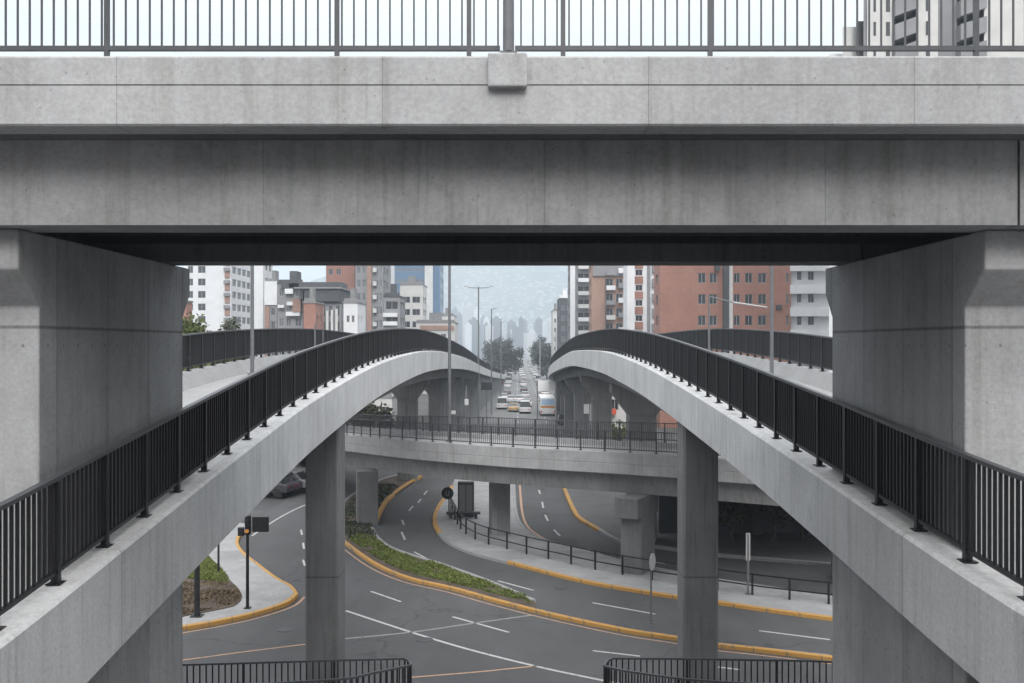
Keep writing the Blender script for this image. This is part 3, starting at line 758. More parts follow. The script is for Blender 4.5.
MB().box(-1.35,1.35,-.12,.12,zb_-.85,zb_+.85).build('sign_panel', M['white_plastic'], bb, bevel=.03)
for sx in (-1.45,1.45): MB().tube((sx,0,0),(sx,0,zb_+.9), .08,.08,8).build('post', M['greymetal'], bb)
signbox(586.5,409,95,.5,.9,'white_plastic','small white upright sign by the right ramp column')
signbox(466.5,402,115,.45,.7,'white_plastic','small white sign beneath the left ramp')
signbox(452,412.5,100,.7,.35,'white_plastic','low white sign on the pole under the left ramp')

# ------------------------------------------------------------------ vehicles
def car_proto(paint_col, label, kind='car'):
    pmt = plain('car_paint_%s' % label.split()[0], paint_col, .3, .04, 2, 0, .6)
    L = 4.3 if kind == 'car' else 5.2; w = .86 if kind == 'car' else .95
    root = empty(kind if kind == 'van' else 'car', (0,0,0), label, kind)
    if kind == 'car':
        prof = [(-L/2,.35),(-L/2,.85),(-L/2+.25,.98),(-L/2+.55,1.02),(L/2-1.2,.98),(L/2-.25,.82),(L/2,.65),(L/2,.35)]
        roof = [(-L/2+.35,1.0),(-L/2+.95,1.46),(.35,1.48),(L/2-1.15,.98)]
    else:
        prof = [(-L/2,.35),(-L/2,1.15),(L/2-1.0,1.15),(L/2-.2,1.0),(L/2,.75),(L/2,.35)]
        roof = [(-L/2+.02,1.15),(-L/2+.12,2.05),(L/2-1.7,2.1),(L/2-.95,1.15)]
    MB().yzprism(prof, -w, w).build('body', pmt, root, bevel=.06)
    cab = MB(); n = len(cab.v)
    for x, k in ((-w+.04, .0), (-w+.16, 1), (w-.16, 1), (w-.04, 0)): pass
    a = roof
    def P(x, q): return (x, q[0], q[1])
    lo, hi = w-.05, w-.18
    A = [P(-lo,a[0]),P(-hi,a[1]),P(-hi,a[2]),P(-lo,a[3])]; B = [P(lo,a[0]),P(hi,a[1]),P(hi,a[2]),P(lo,a[3])]
    cab.v = A+B; cab.f = [(0,1,2,3),(7,6,5,4),(0,4,5,1),(2,6,7,3),(0,3,7,4)]; cab.m = [0]*5
    cab.build('windows', M['carglass'], root)
    rf = MB(); rf.box(-hi-.02, hi+.02, a[1][0]-.03, a[2][0]+.03, max(a[1][1],a[2][1])-.02, max(a[1][1],a[2][1])+.05); rf.build('roof', pmt, root, bevel=.02)
    wh = MB().tube((-.11,0,0),(.11,0,0),.32,.32,14).mesh('wheel', M['tyre'])
    for sx in (-1,1):
        for sy in (-1.3, 1.3): place(wh, 'wheel', root, (sx*(w-.1), sy, .32))
        MB().box(sx*(w-.32)-.13, sx*(w-.32)+.13, -L/2-.02, -L/2+.02, .66, .8).build('tail_light', M['taillight'], root)
    return root
cars = {}
def put(kind, x, y, label, group=None, rz=0):
    spec = {'white': ((.5,.5,.5),'car'), 'silver': ((.42,.43,.45),'car'), 'dark': ((.04,.04,.05),'car'), 'grey': ((.15,.15,.16),'car'), 'red': ((.4,.04,.03),'car'), 'wvan': ((.5,.5,.51),'van'), 'yellow': ((.36,.25,.10),'car')}[kind]
    if kind not in cars:
        cars[kind] = car_proto(spec[0], label, spec[1]); o = cars[kind]
    else: o = copy_tree(cars[kind])
    o.location = (x, y, .02); o.rotation_euler = (0,0,rz); tag(o, label, spec[1], group)
    if not group and 'group' in o: del o['group']
    return o
put('wvan', X(525,174), 174, 'white van with dark rear window on the avenue, nearest vehicle of its lane')
put('yellow', X(513.5,178), 178, 'dull yellow taxi on the avenue left of the white van')
put('dark', X(563.5,150), 150, 'black car beside the bus under the right ramp')
put('silver', X(511,205), 205, 'silver car ahead of the yellow taxi')
put('white', X(520,190), 205, 'white car ahead of the white van')
put('red', X(500,300), 300, 'red car far up the left lane of the avenue')
gcar = 'cars queueing far up the avenue'
for k in range(64):
    y = 186 + k*7.2 + R.uniform(-2, 2)
    lane = k % 4
    fx = (.10, .34, .60, .88)[lane]
    x = (-3.5+4*(y-150)/1150)*(1-fx) + (14+10*(y-150)/1150)*fx + R.uniform(-.3,.3)
    put(['white','silver','grey','white','dark','wvan','white'][R.randrange(7)], x, y, 'small vehicle in the far queue of traffic between the ramps', gcar)
pk = [('dark', 266, 497), ('dark', 276, 494), ('grey', 286, 492), ('red', 272, 489), ('grey', 296, 488)]
pl_ = ['dark car parked at the left behind the black signal box', 'another dark car parked second from the left past the side road', 'grey car parked at the edge of the side pavement near the dark post', 'red car parked behind the others by the side pavement', 'grey car parked nearest the left slender column']
for (k, px, py), lb in zip(pk, pl_):
    x, y = G(px, py); o = put(k, x, y, lb, None, 1.35); o.location.z = .16 if k != 'silver' else .02
# bus
bx, by = X(547.5,168), 166
bus = empty('bus', (bx, by, 0), 'white bus with pale blue rear window and orange band on the avenue', 'bus')
MB().box(-1.25,1.25,0,11,.35,3.1).build('body', M['white_plastic'], bus, bevel=.12)
MB().box(-1.1,1.1,-.03,0,1.85,2.85).build('rear_window', M['pale_blue'], bus); MB().box(-1.22,1.22,-.04,0,1.42,1.72).build('orange_band', M['orange'], bus)
for sx in (-1.262, 1.252): MB().box(sx, sx+.01, .5, 10.5, 1.7, 2.6).build('side_windows', M['carglass'], bus)
for sx in (-1.1,1.1):
    for sy in (2.2,8.6): MB().tube((sx-.15,sy,.48),(sx+.15,sy,.48),.48,n=14).build('wheel', M['tyre'], bus)
    MB().box(sx-.12,sx+.12,-.045,0,.6,.95).build('tail_light', M['red'], bus)

# ------------------------------------------------------------------ buildings
def facade(mb, O, U, width, h, cols, rows, depth=.25, N=None):
    # O: lower corner, U: unit dir along width; N outward normal; leaves openings for cols x rows
    O = Vector(O); U = Vector(U); N = Vector(N)
    us = sorted(set([0, width] + [c for q in cols for c in q])); zs = sorted(set([0, h] + [c for q in rows for c in q]))
    def isc(a, b): return any(abs(a-q[0]) < 1e-6 and abs(b-q[1]) < 1e-6 for q in cols)
    def isr(a, b): return any(abs(a-q[0]) < 1e-6 and abs(b-q[1]) < 1e-6 for q in rows)
    Zv = Vector((0,0,1))
    for i in range(len(us)-1):
        for j in range(len(zs)-1):
            a, b, c, d = us[i], us[i+1], zs[j], zs[j+1]
            p = [O+U*a+Zv*c, O+U*b+Zv*c, O+U*b+Zv*d, O+U*a+Zv*d]
            if isc(a, b) and isr(c, d):
                q = [v-N*depth for v in p]
                for k in range(4): mb.quad(p[k], p[(k+1)%4], q[(k+1)%4], q[k])
            else: mb.quad(*p)
def win_mesh(w, h, glass='void'):
    mb = MB(); mb.box(0, w, 0, .03, 0, h)
    mb.mi = 1; t = .07
    mb.box(0,w,-.05,-.001,0,t); mb.box(0,w,-.05,-.001,h-t,h); mb.box(0,t,-.05,-.001,t,h-t); mb.box(w-t,w,-.05,-.001,t,h-t); mb.box(w/2-t/2,w/2+t/2,-.045,-.001,t,h-t)
    return mb.mesh('window', [M[glass], M['frame']])
def building(label, x0, x1, y0, dep, h, m, front=None, side=None, sside=1, glass='void', roofm='roof', cat='building', name='building', group=None, wdepth=.22, parapet=.8, z0=0, extra=None):
    c = ((x0+x1)/2, y0, z0); root = empty(name, c, label, cat, group)
    mb = MB(); w = x1-x0; X0 = -w/2; X1 = w/2
    fc, fr = front or ([], [])
    facade(mb, (X0,0,0), (1,0,0), w, h, fc, fr, wdepth, (0,-1,0))
    sc, sr = side or ([], [])
    if sside > 0:
        facade(mb, (X1,0,0), (0,1,0), dep, h, sc, sr, wdepth, (1,0,0)); mb.quad((X0,0,0),(X0,dep,0),(X0,dep,h),(X0,0,h))
    else:
        facade(mb, (X0,0,0), (0,1,0), dep, h, sc, sr, wdepth, (-1,0,0)); mb.quad((X1,0,0),(X1,dep,0),(X1,dep,h),(X1,0,h))
    mb.quad((X0,dep,0),(X1,dep,0),(X1,dep,h),(X0,dep,h))
    mb.build('wall', M[m], root, fix=False)
    rf = MB(); rf.box(X0-.12,X1+.12,-.12,dep+.12,h-.02,h+.25); rf.box(X0+.1,X1-.1,.1,.3,h+.25,h+parapet); rf.box(X0+w*.3,X0+w*.6,dep*.3,dep*.6,h+.25,h+2.6)
    rf.build('roof', M[roofm], root)
    cache = {}; n = 0
    for (a, b) in fc:
        for (z, z2) in fr:
            if n > 98: break
            k = (round(b-a,2), round(z2-z,2))
            if k not in cache: cache[k] = win_mesh(b-a, z2-z, glass)
            place(cache[k], 'window', root, (X0+a, wdepth-.05, z)); n += 1
    for (a, b) in sc:
        for (z, z2) in sr:
            if n > 98: break
            k = (round(b-a,2), round(z2-z,2))
            if k not in cache: cache[k] = win_mesh(b-a, z2-z, glass)
            if sside > 0: place(cache[k], 'window', root, (X1-wdepth+.05, a, z), math.pi/2)
            else: place(cache[k], 'window', root, (X0+wdepth-.05, b, z), -math.pi/2)
            n += 1
    return root, X0, X1
def rows_(z0, z1, fh, sill, wh): 
    out = []; z = z0
    while z + sill + wh < z1: out.append((z+sill, z+sill+wh)); z += fh
    return out
def pxc(px0, Y, x0): return X(px0, Y)-x0
def addbox(root, name, m, x0, x1, y0, y1, z0, z1, bevel=0):   # world coords under a building root
    c = root.location; mb = MB().box(x0-c.x, x1-c.x, y0-c.y, y1-c.y, z0-c.z, z1-c.z); return mb.build(name, M[m], root, bevel=bevel)

# --- left side
Y = 240; x0, x1 = X(186,Y), X(231,Y)
zr = [(Z(287+12.5*k-9,Y)-1.7+0, Z(287+12.5*k-9,Y)) for k in range(-2, 6)][::-1]
zr = [(Z(278.5+12.5*k+7,Y), Z(278.5+12.5*k,Y)) for k in range(-2, 7)][::-1]
rt, a0, a1 = building('white apartment block with square windows at the far left', x0, x1, Y, 19, 37, 'wall_white',
    ([(pxc(188,Y,x0), pxc(193,Y,x0)), (pxc(198,Y,x0), pxc(205.5,Y,x0))], zr),
    ([(1.2+4.4*k, 4.6+4.4*k) for k in range(4)], zr), 1)
for k, (za, zb) in enumerate(zr):
    addbox(rt, 'brick_panel', 'brick2', X(225,Y), X(230,Y), Y-.35, Y-.003, za-1.2, zb-1.2)
for k in range(8): addbox(rt, 'balcony', 'wall_grey', X(224.5,Y), X(230.5,Y), Y-.9, Y-.36, zr[k][0]+.45, zr[k][0]+1.25)
building('low orange brick wall building at the far left edge', X(166,140), X(186.5,140), 140, 2.5, Z(302,140), 'brick', None, None)
Y = 200; x0, x1 = X(254,Y), X(263,Y)
building('narrow blank white tower behind the left street lamp', x0, x1, Y, 8, 34, 'wall_white', ([], []), ([(2,4),(5,7)], rows_(14,33,3,.9,1.5)))
Y = 190; x0, x1 = X(265,Y), X(277,Y)
rt, *_ = building('small block with a blank white upper panel and brick lower floors', x0, x1, Y, 9, Z(283,Y), 'wall_grey', ([(.25,.75),(1.15,1.9)], rows_(9,Z(306,Y),2.6,.7,1.4)))
addbox(rt, 'white_panel', 'wall_white', x0-.05, x1+.05, Y-.25, Y-.003, Z(305,Y), Z(283,Y)+.3)
addbox(rt, 'brick_panel', 'brick2', x0, X(269.5,Y), Y-.2, Y-.003, 6, Z(306,Y))
Y = 180; x0, x1 = X(277.5,Y), X(303,Y)
rt, *_ = building('dark grey building with stacked white balconies and a brick bay', x0, x1, Y, 12, Z(284,Y), 'wall_grey', ([(.3,1.1),(1.6,2.4),(3.2,4.3)], rows_(9,Z(284,Y),2.7,.8,1.4)), ([(1,3),(5,7)], rows_(9,Z(284,Y),2.7,.8,1.4)), 1, 'glass2', 'wall_dark')
for a, b, c_, d in ((286,294,289,294),(288,294,302,305.5),(287,301,312,316),(279,285,305,308),(290,300,283.5,288)): addbox(rt, 'balcony', 'wall_white', X(a,Y), X(b,Y), Y-1.0, Y-.003, Z(d,Y), Z(c_,Y))
addbox(rt, 'brick_bay', 'brick2', X(294,Y), X(302,Y), Y-1.2, Y-.004, Z(312,Y), Z(299,Y))
Y = 160; x0, x1 = X(303.5,Y), X(315.5,Y)
rt, *_ = building('small blank orange brick tower beside the dark roofed building', x0, x1, Y, 7, Z(303,Y), 'brick', ([], []), ([(1,2.2),(4,5)], rows_(9,18,2.8,.8,1.3)))
Y = 176; x0, x1 = X(304,Y), X(341,Y)
rt, *_ = building('dark roofed office building with glazed top floor and pale ribs below', x0, x1, Y, 14, Z(303.5,Y), 'wall_grey', ([(.6+1.25*k, 1.3+1.25*k) for k in range(5)], rows_(8,Z(305,Y),2.8,.5,1.9)), ([(1,4),(6,9)], rows_(8,Z(305,Y),2.8,.5,1.9)), 1, 'void', 'wall_dark')
addbox(rt, 'penthouse', 'wall_dark', x0+.2, x1-.2, Y-.8, Y+12, Z(303,Y)+.25, Z(289,Y)); addbox(rt, 'roof_slab', 'wall_grey', x0-1.5, x1+.3, Y-1.3, Y+13, Z(288.9,Y), Z(287.5,Y))
addbox(rt, 'penthouse', 'wall_dark', X(277,Y), x1-.5, Y+3, Y+10, Z(287.4,Y), Z(281,Y))
for k in range(4): addbox(rt, 'rib', 'wall_cream', X(322+4.6*k,Y), X(324.3+4.6*k,Y), Y-.5, Y-.003, 8, Z(312-k,Y))
Y = 165; x0, x1 = X(343.5,Y), X(357.5,Y)
building('white block with small scattered windows right of the dark roofed building', x0, x1, Y, 9, Z(303,Y), 'wall_white', ([(.5,1.0),(1.35,1.8)], rows_(8,Z(304,Y),3.3,1.0,1.1)), ([(1,2),(4,5)], rows_(8,Z(304,Y),3.3,1.0,1.1)))
Y = 230; x0, x1 = X(326,Y), X(354.5,Y)
building('tall orange brick tower slab rising behind the white block', x0, x1, Y, 12, 42, 'brick', ([(.6,1.6),(2.4,3.4)], rows_(18,41,3,.9,1.4)))
Y = 215; x0, x1 = X(355.5,Y), X(383,Y)
rt, *_ = building('grey residential tower with an orange vertical stripe and balconies', x0, x1, Y, 14, 44, 'wall_grey', ([(.3,1.1),(1.45,2.2),(4.1,4.9),(5.1,5.7)], rows_(9,43,2.9,.8,1.5)), ([(1,4),(6,9)], rows_(9,43,2.9,.8,1.5)), 1, 'glass2')
addbox(rt, 'brick_stripe', 'brick2', X(367.3,Y), X(371.8,Y), Y-.6, Y-.003, 0, 44)
for k in range(11): addbox(rt, 'balcony', 'wall_cream', X(373.5,Y), X(377,Y), Y-1.1, Y-.003, 10+2.9*k, 10.9+2.9*k)
Y = 330; x0, x1 = X(381,Y), X(391,Y)
building('slim white tower left of the blue glass tower', x0, x1, Y, 10, 60, 'wall_white', ([(.5,1.5),(1.9,2.9)], rows_(24,59,3,.8,1.6)))
Y = 185; x0, x1 = X(384,Y), X(400,Y)
rt, *_ = building('dark rounded block with white floor bands below the blue tower', x0, x1, Y, 9, Z(297,Y), 'wall_grey', ([(.3,2.6)], rows_(9,Z(299,Y),2.9,.7,1.5)), ([(1,4),(5,8)], rows_(9,Z(299,Y),2.9,.7,1.5)), 1, 'void', 'wall_dark')
for y_ in (313,321.5,330): addbox(rt, 'floor_band', 'wall_white', x0-.1, X(397.5,Y), Y-.6, Y-.003, Z(y_+4,Y), Z(y_,Y))
Y = 420; x0, x1 = X(391.5,Y), X(425,Y)
rt, *_ = building('broad blue glass tower above the left ramp crest', x0, X(440,Y), Y, 22, 70, 'blue', ([(.8+1.9*k, 2.3+1.9*k) for k in range(7)], rows_(28,69,4.6,.8,1.2)), ([(2,9),(12,19)], rows_(28,69,4.6,.8,2.4)), 1, 'glass2', 'wall_grey')
addbox(rt, 'pale_pier', 'wall_cream', X(425,Y), X(433,Y), Y-1.5, Y-.003, 0, 71)
Y = 260; x0, x1 = X(400,Y), X(423,Y)
building('white office block with rounded top in front of the blue tower', x0, x1, Y, 12, Z(285,Y), 'wall_cream', ([(.6,2.6),(3.2,5.2)], rows_(9,Z(286,Y),3.2,.9,1.6)), ([(1,5),(6,10)], rows_(9,Z(286,Y),3.2,.9,1.6)))
Y = 240; x0, x1 = X(416,Y), X(455,Y)
rt, *_ = building('low pale commercial building with a reddish sign band behind the ramp crest', x0, x1, Y, 14, Z(323,Y), 'wall_cream', ([(.6+1.8*k,1.8+1.8*k) for k in range(4)], rows_(6,Z(330,Y),3,.6,1.8)))
addbox(rt, 'sign_band', 'brick2', x0+1, x1-.2, Y-.3, Y-.003, Z(330,Y), Z(325.5,Y))
Y = 300; building('grey mid rise block behind the low commercial building', X(440,Y), X(454,Y), Y, 14, Z(316,Y), 'wall_cream', ([(.5,1.3),(1.9,2.7)], rows_(6,20,3,.8,1.4)))
# --- right side
Y = 320; building('thin grey block at the right edge of the mountain view', X(553,Y), X(560,Y), Y, 14, Z(311,Y), 'wall_cream', ([(.4,1.0),(1.3,1.9)], rows_(6,22,3,.8,1.4)), sside=-1)
Y = 290; x0, x1 = X(559.5,Y), X(573,Y)
building('dark slate tower right of the mountain view', x0, x1, Y, 16, Z(298,Y), 'wall_dark', ([(.5,1.5),(2.2,3.2)], rows_(6,24,3,.8,1.4)), ([(1,4),(6,9),(11,14)], rows_(6,24,3,.8,1.4)), -1, 'glass2', 'wall_white')
Y = 230; x0, x1 = X(571.5,Y), X(592,Y)
rt, *_ = building('grey balconied tower with a white corner column', x0, x1, Y, 15, 40, 'wall_grey', ([(1.4,4.3)], rows_(8,39,3,.6,1.7)), ([(1,4),(6,9),(11,14)], rows_(8,39,3,.8,1.4)), -1)
addbox(rt, 'corner_column', 'wall_white', x0-.3, X(575,Y), Y-.5, Y-.003, 0, 41)
for k in range(10): addbox(rt, 'balcony', 'wall_cream' if k % 3 else 'wall_white', X(578,Y), X(590.5,Y), Y-1.3, Y-.003, 8.2+3*k, 9.1+3*k)
Y = 200; x0, x1 = X(591.5,Y), X(626,Y)
rt, *_ = building('brick tower with grey glazed balconies and white boxes', x0, x1, Y, 7, 38, 'brick2', ([(2.9,4.3),(4.9,6.2)], rows_(8,37,2.95,.6,1.7)), ([(1,3),(4,6)], rows_(8,37,2.95,.8,1.4)), -1)
for k in range(9):
    z = 8.0+2.95*k; addbox(rt, 'balcony', ['wall_grey','wall_white','wall_grey','wall_cream'][k%4], X(606,Y), X(615,Y), Y-1.0, Y-.003, z, z+.9)
    addbox(rt, 'balcony', ['wall_white','wall_grey'][k%2], X(618,Y), X(625,Y), Y-1.2, Y-.003, z+.4, z+1.4)
addbox(rt, 'glazed_bay', 'wall_dark', X(605.5,Y), X(606.2,Y), Y-.6, Y-.003, 8, Z(279,Y)); addbox(rt, 'cornice', 'wall_grey', X(593,Y), X(626,Y), Y-.5, Y-.003, Z(276,Y), 38.2)
Y = 175; x0, x1 = X(626.5,Y), X(660,Y)
rt, *_ = building('white framed tower with an orange panelled window bay', x0, x1, Y, 5, 34, 'wall_white', ([(X(635.5,Y)-x0, X(642.5,Y)-x0)], [(Z(300+15.2*k+6,Y), Z(300+15.2*k,Y)) for k in range(-3,3)][::-1]), None, -1)
for k in range(-2,3): addbox(rt, 'orange_panel', 'brick', X(634.7,Y), X(643,Y), Y-.12, Y-.003, Z(300+15.2*k-1,Y), Z(300+15.2*k-8.5,Y))
addbox(rt, 'shadow_bay', 'wall_grey', X(647,Y), X(650,Y), Y-.2, Y-.004, 0, 34); 
for k in range(7): addbox(rt, 'balcony', 'wall_grey', X(652,Y), X(658,Y), Y-.8, Y-.003, 9+2.6*k, 10.4+2.6*k)
addbox(rt, 'corner_column', 'wall_white', X(626.5,Y), X(634,Y), Y-1.0, Y-.003, 0, 35)
Y = 143; x0, x1 = X(660,Y), X(791,Y)
wr = [(Z(273+21.2*k+10,Y), Z(273+21.2*k,Y)) for k in range(-1,4)][::-1]
cols = [(698,705.8),(709.5,717),(733.8,740),(745,752.5),(758,766.3),(786.2,789)]
rt, *_ = building('large blank faced orange brick block with rows of square windows', x0, x1, Y, 6, 30, 'brick', ([(X(a,Y)-x0, X(b,Y)-x0) for a, b in cols], wr), ([(2,4)], wr), -1)
addbox(rt, 'dark_shaft', 'wall_dark', X(722.7,Y), X(728.5,Y), Y-.5, Y-.003, 0, 30.6)
addbox(rt, 'air_unit', 'wall_dark', X(714,Y), X(719,Y), Y-.8, Y-.23, Z(271,Y), Z(266,Y)); addbox(rt, 'air_unit', 'wall_dark', X(776,Y), X(781,Y), Y-.5, Y-.003, Z(309.5,Y), Z(305,Y))
for y_ in (292, 271): addbox(rt, 'floor_joint', 'brick2', x0, X(697,Y), Y-.03, Y-.003, Z(y_+.6,Y), Z(y_,Y))
Y = 143.6; x0, x1 = X(791,Y), X(850,Y)
wr = [(Z(280+22.5*k-10+10,Y), Z(280+22.5*k-10,Y)) for k in range(-1,4)][::-1]
rt, *_ = building('white apartment block with long curved balconies at the right edge of the opening', x0, x1, Y, 16, 28, 'wall_white', ([(X(797,Y)-x0,X(801.5,Y)-x0),(X(808,Y)-x0,X(814,Y)-x0)], wr), ([(2,4),(6,8)], wr), -1, 'glass2')
for k in range(-1,4):
    y_ = 285+22.5*k; z1_, z0_ = Z(y_,Y), Z(y_+9,Y)
    poly = [(x0-.3,Y-.004)] + [(x0-.3+3.4*(1-math.cos(t))/2*1.0 if False else x0-.3+i*.9, Y-.6-.9*math.sin(math.pi*(i/7))) for i, t in enumerate([j/7 for j in range(8)])] + [(x0+6.2,Y-.004)]
    c = rt.location; MB().prism([(p[0]-c.x, p[1]-c.y) for p in poly], z0_, z1_).build('balcony', M['wall_white'], rt)
# unseen buildings and deck added behind the camera to block low light
for a_, b_, h_, m_, lb in ((-62,-24,30,'brick','added unseen brick block behind the camera on the left, blocking low skylight'), (-22,14,26,'wall_grey','added unseen grey block directly behind the camera, blocking low skylight'), (17,60,32,'wall_cream','added unseen pale block behind the camera on the right, blocking low skylight')):
    building(lb, a_, b_, -58, 14, h_, m_, None, None)
vb = empty('added_footbridge', (0,-2.2,10.4), 'added unseen concrete deck under the camera, blocking light from below and behind', 'added_footbridge')  # unseen deck added to cut light bounced from the ground
MB().box(-22,22,-2.6,2.6,-.5,0).build('deck', M['old'], vb)
for x_ in (-14, 14): MB().box(x_-.6,x_+.6,-.6,.6,-10.4,-.503).build('support', M['old'], vb)
# building over the top right of the overpass
Y = 95; x0 = X(842,Y)
bt = empty('building', (x0+9, Y, 0), 'pale grey tower with dark slit windows seen above the overpass at top right', 'building')
def tb(name, m, a, b, dy0, dy1, z0, z1): 
    c = bt.location; k0, k1 = 1+dy0/Y, 1+dy1*1.0/Y
    return MB().prism([(X(a,Y)*k0-c.x, dy0), (X(b,Y)*k0-c.x, dy0), (X(b,Y)*k1-c.x-.01, dy1), (X(a,Y)*k1-c.x+.01, dy1)], z0, z1).build(name, M[m], bt)
tb('wall','wall_cream',842.5,856,2.0,20,0,Z(20,Y)); tb('wall','wall_cream',867,892,0,20,0,60); tb('wall','wall_cream',917,938,-.2,20,0,60); tb('wall','wall_grey',938,957,.4,20,0,60); tb('wall','wall_cream',984,1060,-.3,20,0,60)
tb('wall','wall_dark',856,867,1.2,20,0,Z(17,Y)); tb('wall','wall_slate',892,917,2.5,20,0,60); tb('wall','wall_slate',957,984,2.5,20,0,60); tb('wall','wall_grey',863.5,867,.2,.9,0,60)
tb('wall','wall_white',829,842.4,3.5,18,0,Z(43,Y))
for k in range(8):
    z = Z(66-24*k, Y)
    for a, b, mm, h_ in ((893,916,'wall_grey',1.5),(958,984,'wall_grey',1.5)):
        c = bt.location
        mb = MB(); xa, xb = X(a,Y)-c.x, X(b,Y)-c.x
        mb.v = [(xa,-.6,z),(xb,-.6,z+.8),(xb,2.4,z+.8),(xa,2.4,z),(xa,-.6,z+h_),(xb,-.6,z+h_+.8),(xb,2.4,z+h_+.8),(xa,2.4,z+h_)]
        mb.f = [(0,3,2,1),(4,5,6,7),(0,1,5,4),(1,2,6,5),(2,3,7,6),(3,0,4,7)]; mb.m=[0]*6; mb.build('balcony', M[mm], bt)
    for a, b in ((873.5,876),(886,890),(926,930)): tb('window','void',a,b,-.26 if a > 900 else -.04,-.003 if a < 900 else -.205, z+.6, z+1.9)
for k in range(4): tb('window','void',X(0,1)*0+857.5+2.2*k,858.6+2.2*k,1.1,1.197,Z(48,Y),Z(42,Y))

# shops and low buildings seen beneath the ramps
Y = 150; building('low white shop beneath the left ramp', X(352,Y), X(392,Y), Y, 10, 3.9, 'wall_cream', ([(.5,2),(2.5,4),(4.4,5.6)], [(.6,2.6)]))
Y = 130; rt, *_ = building('low white kiosk seen beneath the right ramp', X(607,Y), X(640,Y), Y, 8, 5.8, 'wall_cream', ([(.5,1.5),(2.2,3.2)], [(3.4,4.8)]), sside=-1)
Y = 118; addbox(rt, 'awning', 'red', X(612,Y), X(626,Y), 129, 129.9, 2.9, 3.6)
tree('hedge_tree', (X(618,110), 110, 0), 3.2, 1.3, 'small green tree beneath the right ramp', None, 'leaf', 1500, .14, .1, 1.6, 61)
tree('tree', (X(208,66), 66, 0), Z(334,66), 3.7, 'green tree rising above the left ramp railing by the white block', None, 'leaf', 9000, .16, .25, 6.6, 62)
tree('tree', (X(232,82), 82, 0), Z(331,82), 2.2, 'darker tree crown peeking above the left ramp railing', None, 'leaf_grey', 5000, .16, .22, 7, 63)
for k, (px, py) in enumerate(((262,495),(276,491),(290,487),(299,484),(250,499))):
    x, y = G(px, py); tree('shrub', (x, y+3, .1), 2.6+.4*(k%3), 1.3, ['dusty shrub behind the parked cars, second from left', 'dusty shrub behind the parked cars, middle one', 'dusty shrub behind the parked cars, second from right', 'dusty shrub beside the left slender column', 'dusty shrub at the left end behind the parked cars'][k], None, 'leaf_grey', 700, .16, .08, .8, 70+k, 'shrub')
gx, gy = G(280, 499); root, _ = gpole('post', 280.5, 499, 2.4, .12, 'dark post standing among the parked cars', 'post', 'black')
for k in range(4):
    x = -14-k*5.0; tree('street_tree', (x, 98+k*2, 0), 7.5, 3.0, ['street tree beyond the left ramp, nearest the column', 'second street tree beyond the left ramp', 'third street tree beyond the left ramp', 'fourth street tree beyond the left ramp'][k], None, 'leaf_dark', 1200, .3, .2, 2.6, 80+k)
# avenue trees
av = [(-1.5,330,11.5,5.2),(-5,360,12,5.5),(-3.2,400,13.5,6),(-7,440,14,6),(-3,500,14,6),(-4,600,15,6),(11.5,345,12,4.6),(13.5,390,13.5,5.2),(12.5,440,13,5.2),(15,520,14,5),(17,620,15,5)]
wd = ['nearest','second','third','fourth','fifth','farthest']
for k, (x, y, h, r_) in enumerate(av):
    side = 'left' if k < 6 else 'right'; i = k if k < 6 else k-6
    tree('avenue_tree', (x+(.3 if k < 6 else .6)-(y-330)*.012*(1 if k<6 else 0), y, 0), h*1.02, r_*1.08, '%s dusty tree in the row on the %s of the far avenue' % (wd[i] if not (k >= 6 and i == 4) else 'farthest', side), 'trees lining the far avenue', 'leaf_avenue', 2600, .42, .3, 3.0, 100+k)

# ------------------------------------------------------------------ distant city and mountain
tw = []
for k in range(6):
    r_ = random.Random(900+k); w = 13+3*(k%3); h = 50+9*k; mb = MB(); mb.box(-w/2,w/2,0,14,0,h); mb.box(-w*.2,w*.2,3,9,h,h+5)
    for j in range(int(h/4)): mb.box(-w/2-.3,w/2+.3,-.5,-.01,3+4*j,4.4+4*j)
    tw.append(mb.mesh('high_rise', M[['wall_cream','wall_cream','wall_grey','wall_white','wall_grey','wall_cream'][k]]))
r_ = random.Random(55)
for k in range(120):
    y = r_.uniform(1050, 1900); px = r_.uniform(448, 556)
    topy = 326 - 14*math.exp(-((px-462)/22)**2) + r_.uniform(-9, 12)
    i = r_.randrange(6); o = place(tw[i], 'high_rise', None, (X(px, y), y, 0), 0)
    hh = 50+9*i; o.scale = (.3+.35*r_.random(), .5, max(.2, Z(topy, y)/hh))
    tag(o, 'pale hazy high rise in the distant city before the mountain', 'high rise', 'distant high rises before the mountain')

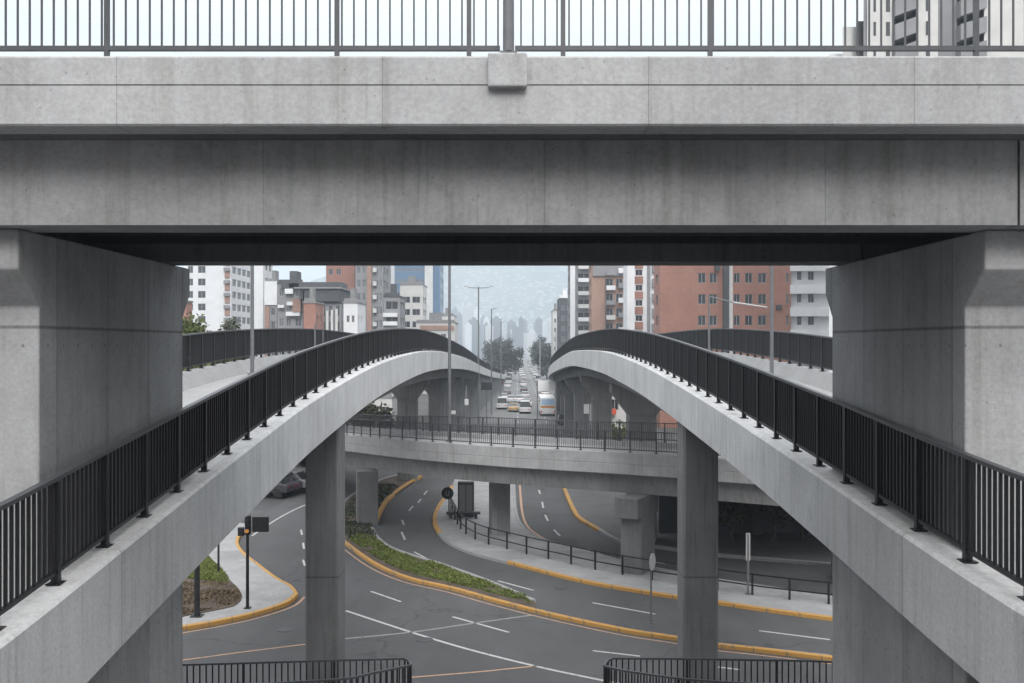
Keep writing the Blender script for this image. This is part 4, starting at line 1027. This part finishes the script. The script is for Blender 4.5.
def mountain():
    mb = MB(); nx, ny = 150, 40
    for j in range(ny+1):
        v = j/ny
        for i in range(nx+1):
            u = i/nx; x = -1500 + 3000*u; y = 2050 + 1150*v
            px = 512 + x/3.0
            crest = 300*(.75+.25*math.sin(u*5+.9)) * (1/(1+math.exp(-(px-345)/28)))*.85 + 130
            n = noise.fractal(Vector((x*.0025, y*.0025, 3.1)), .9, 2.1, 6)*55 + noise.noise(Vector((x*.0011, y*.0011, 8)))*40
            mb.v.append((x, y, max(-2, crest*math.sin(v*math.pi/2)**1.15 + n*min(1, v*3)*(.4+v)*.6)))
    for j in range(ny):
        for i in range(nx): a = j*(nx+1)+i; mb.f.append((a, a+1, a+nx+2, a+nx+1)); mb.m.append(0)
    m, nt, b = mat('mountain_slope'); P = pos(nt)
    vo = nt.nodes.new('ShaderNodeTexVoronoi'); vo.inputs['Scale'].default_value = .07; nt.links.new(mapping(nt, P, (1,.5,1.6)), vo.inputs['Vector'])
    dens = nz(nt, mapping(nt, P, (1,.4,1.5)), .009, 5, .65)
    wn = nt.nodes.new('ShaderNodeTexWhiteNoise'); nt.links.new(vo.outputs['Position'], wn.inputs['Vector'])
    house = mth(nt, 'MULTIPLY', mth(nt, 'LESS_THAN', vo.outputs['Distance'], .42), mth(nt, 'GREATER_THAN', mth(nt, 'ADD', wn.outputs['Value'], mth(nt, 'MULTIPLY', dens, 2.2)), 1.45))
    slope = mixc(nt, rng(nt, nz(nt, P, .004, 6, .6), .35, .65, 0, 1), (.07,.09,.06), (.15,.14,.11))
    nt.links.new(mixc(nt, house, slope, (.27,.25,.23)), b.inputs['Base Color']); b.inputs['Roughness'].default_value = .95
    return structure(mb, 'mountain', m, smooth=True, fix=False)
mountain()
# air
hz = MB().box(-1700, 1700, -30, 3400, -3, 520)
m = D.materials.new('haze_air'); m.use_nodes = True; nt = m.node_tree
for n in list(nt.nodes): nt.nodes.remove(n)
o_ = nt.nodes.new('ShaderNodeOutputMaterial'); pv = nt.nodes.new('ShaderNodeVolumePrincipled')
pv.inputs['Color'].default_value = (.74, .87, 1.0, 1); pv.inputs['Density'].default_value = .00042; pv.inputs['Anisotropy'].default_value = .1
nt.links.new(pv.outputs[0], o_.inputs['Volume'])
ho = hz.build('haze', m); tag(ho, kind='stuff'); ho['label'] = 'pale haze hanging over the distant city'; ho['category'] = 'haze'
for n in ('ground',): pass

# ------------------------------------------------------------------ light, sky, camera
w = D.worlds.new('World'); scene.world = w; w.use_nodes = True; nt = w.node_tree
for n in list(nt.nodes): nt.nodes.remove(n)
wo = nt.nodes.new('ShaderNodeOutputWorld'); bg = nt.nodes.new('ShaderNodeBackground'); sky = nt.nodes.new('ShaderNodeTexSky')
el, az = math.radians(35), math.radians(174)
sky.sky_type = 'NISHITA'; sky.sun_disc = False; sky.sun_elevation = el; sky.sun_rotation = az; sky.dust_density = 4; sky.air_density = 1.0
tc = nt.nodes.new('ShaderNodeTexCoord'); sp = nt.nodes.new('ShaderNodeSeparateXYZ'); nt.links.new(tc.outputs['Generated'], sp.inputs[0])
cl = nz(nt, tc.outputs['Generated'], 2.2, 5, .55)
lum = mth(nt, 'MULTIPLY', rng(nt, sp.outputs[2], .28, 1, 7.7, 26.0), rng(nt, cl, .3, .7, .93, 1.05))
cloud = scalecol(nt, (1.0, .995, .985), lum)
fac = nt.nodes.new('ShaderNodeValue'); fac.outputs[0].default_value = .95
nt.links.new(mixc(nt, fac.outputs[0], sky.outputs[0], cloud), bg.inputs[0]); bg.inputs[1].default_value = .1
nt.links.new(bg.outputs[0], wo.inputs[0])
sl = D.lights.new('sun', 'SUN'); sl.energy = 1.5; sl.angle = math.radians(25); sl.color = (1, .98, .955)
so = D.objects.new('sun', sl); COL.objects.link(so); so.location = (0,-10,60)
d = Vector((math.sin(az)*math.cos(el), math.cos(az)*math.cos(el), math.sin(el)))
so.rotation_euler = d.to_track_quat('Z', 'Y').to_euler()

cam = D.cameras.new('camera'); co = D.objects.new('camera', cam); COL.objects.link(co)
co.location = (0, 0, H); co.rotation_euler = (math.pi/2, 0, 0)
cam.sensor_width = 36; cam.lens = 36*F/1024; cam.shift_y = 2.5/1024; cam.clip_start = .1; cam.clip_end = 9000
scene.camera = co
scene.view_settings.view_transform = 'Standard'; scene.view_settings.look = 'None'; scene.view_settings.gamma = 1; scene.view_settings.exposure = .42
try:
    scene.cycles.use_denoising = True; scene.cycles.volume_bounces = 1; scene.cycles.max_bounces = 6; scene.cycles.diffuse_bounces = 4
except Exception: pass
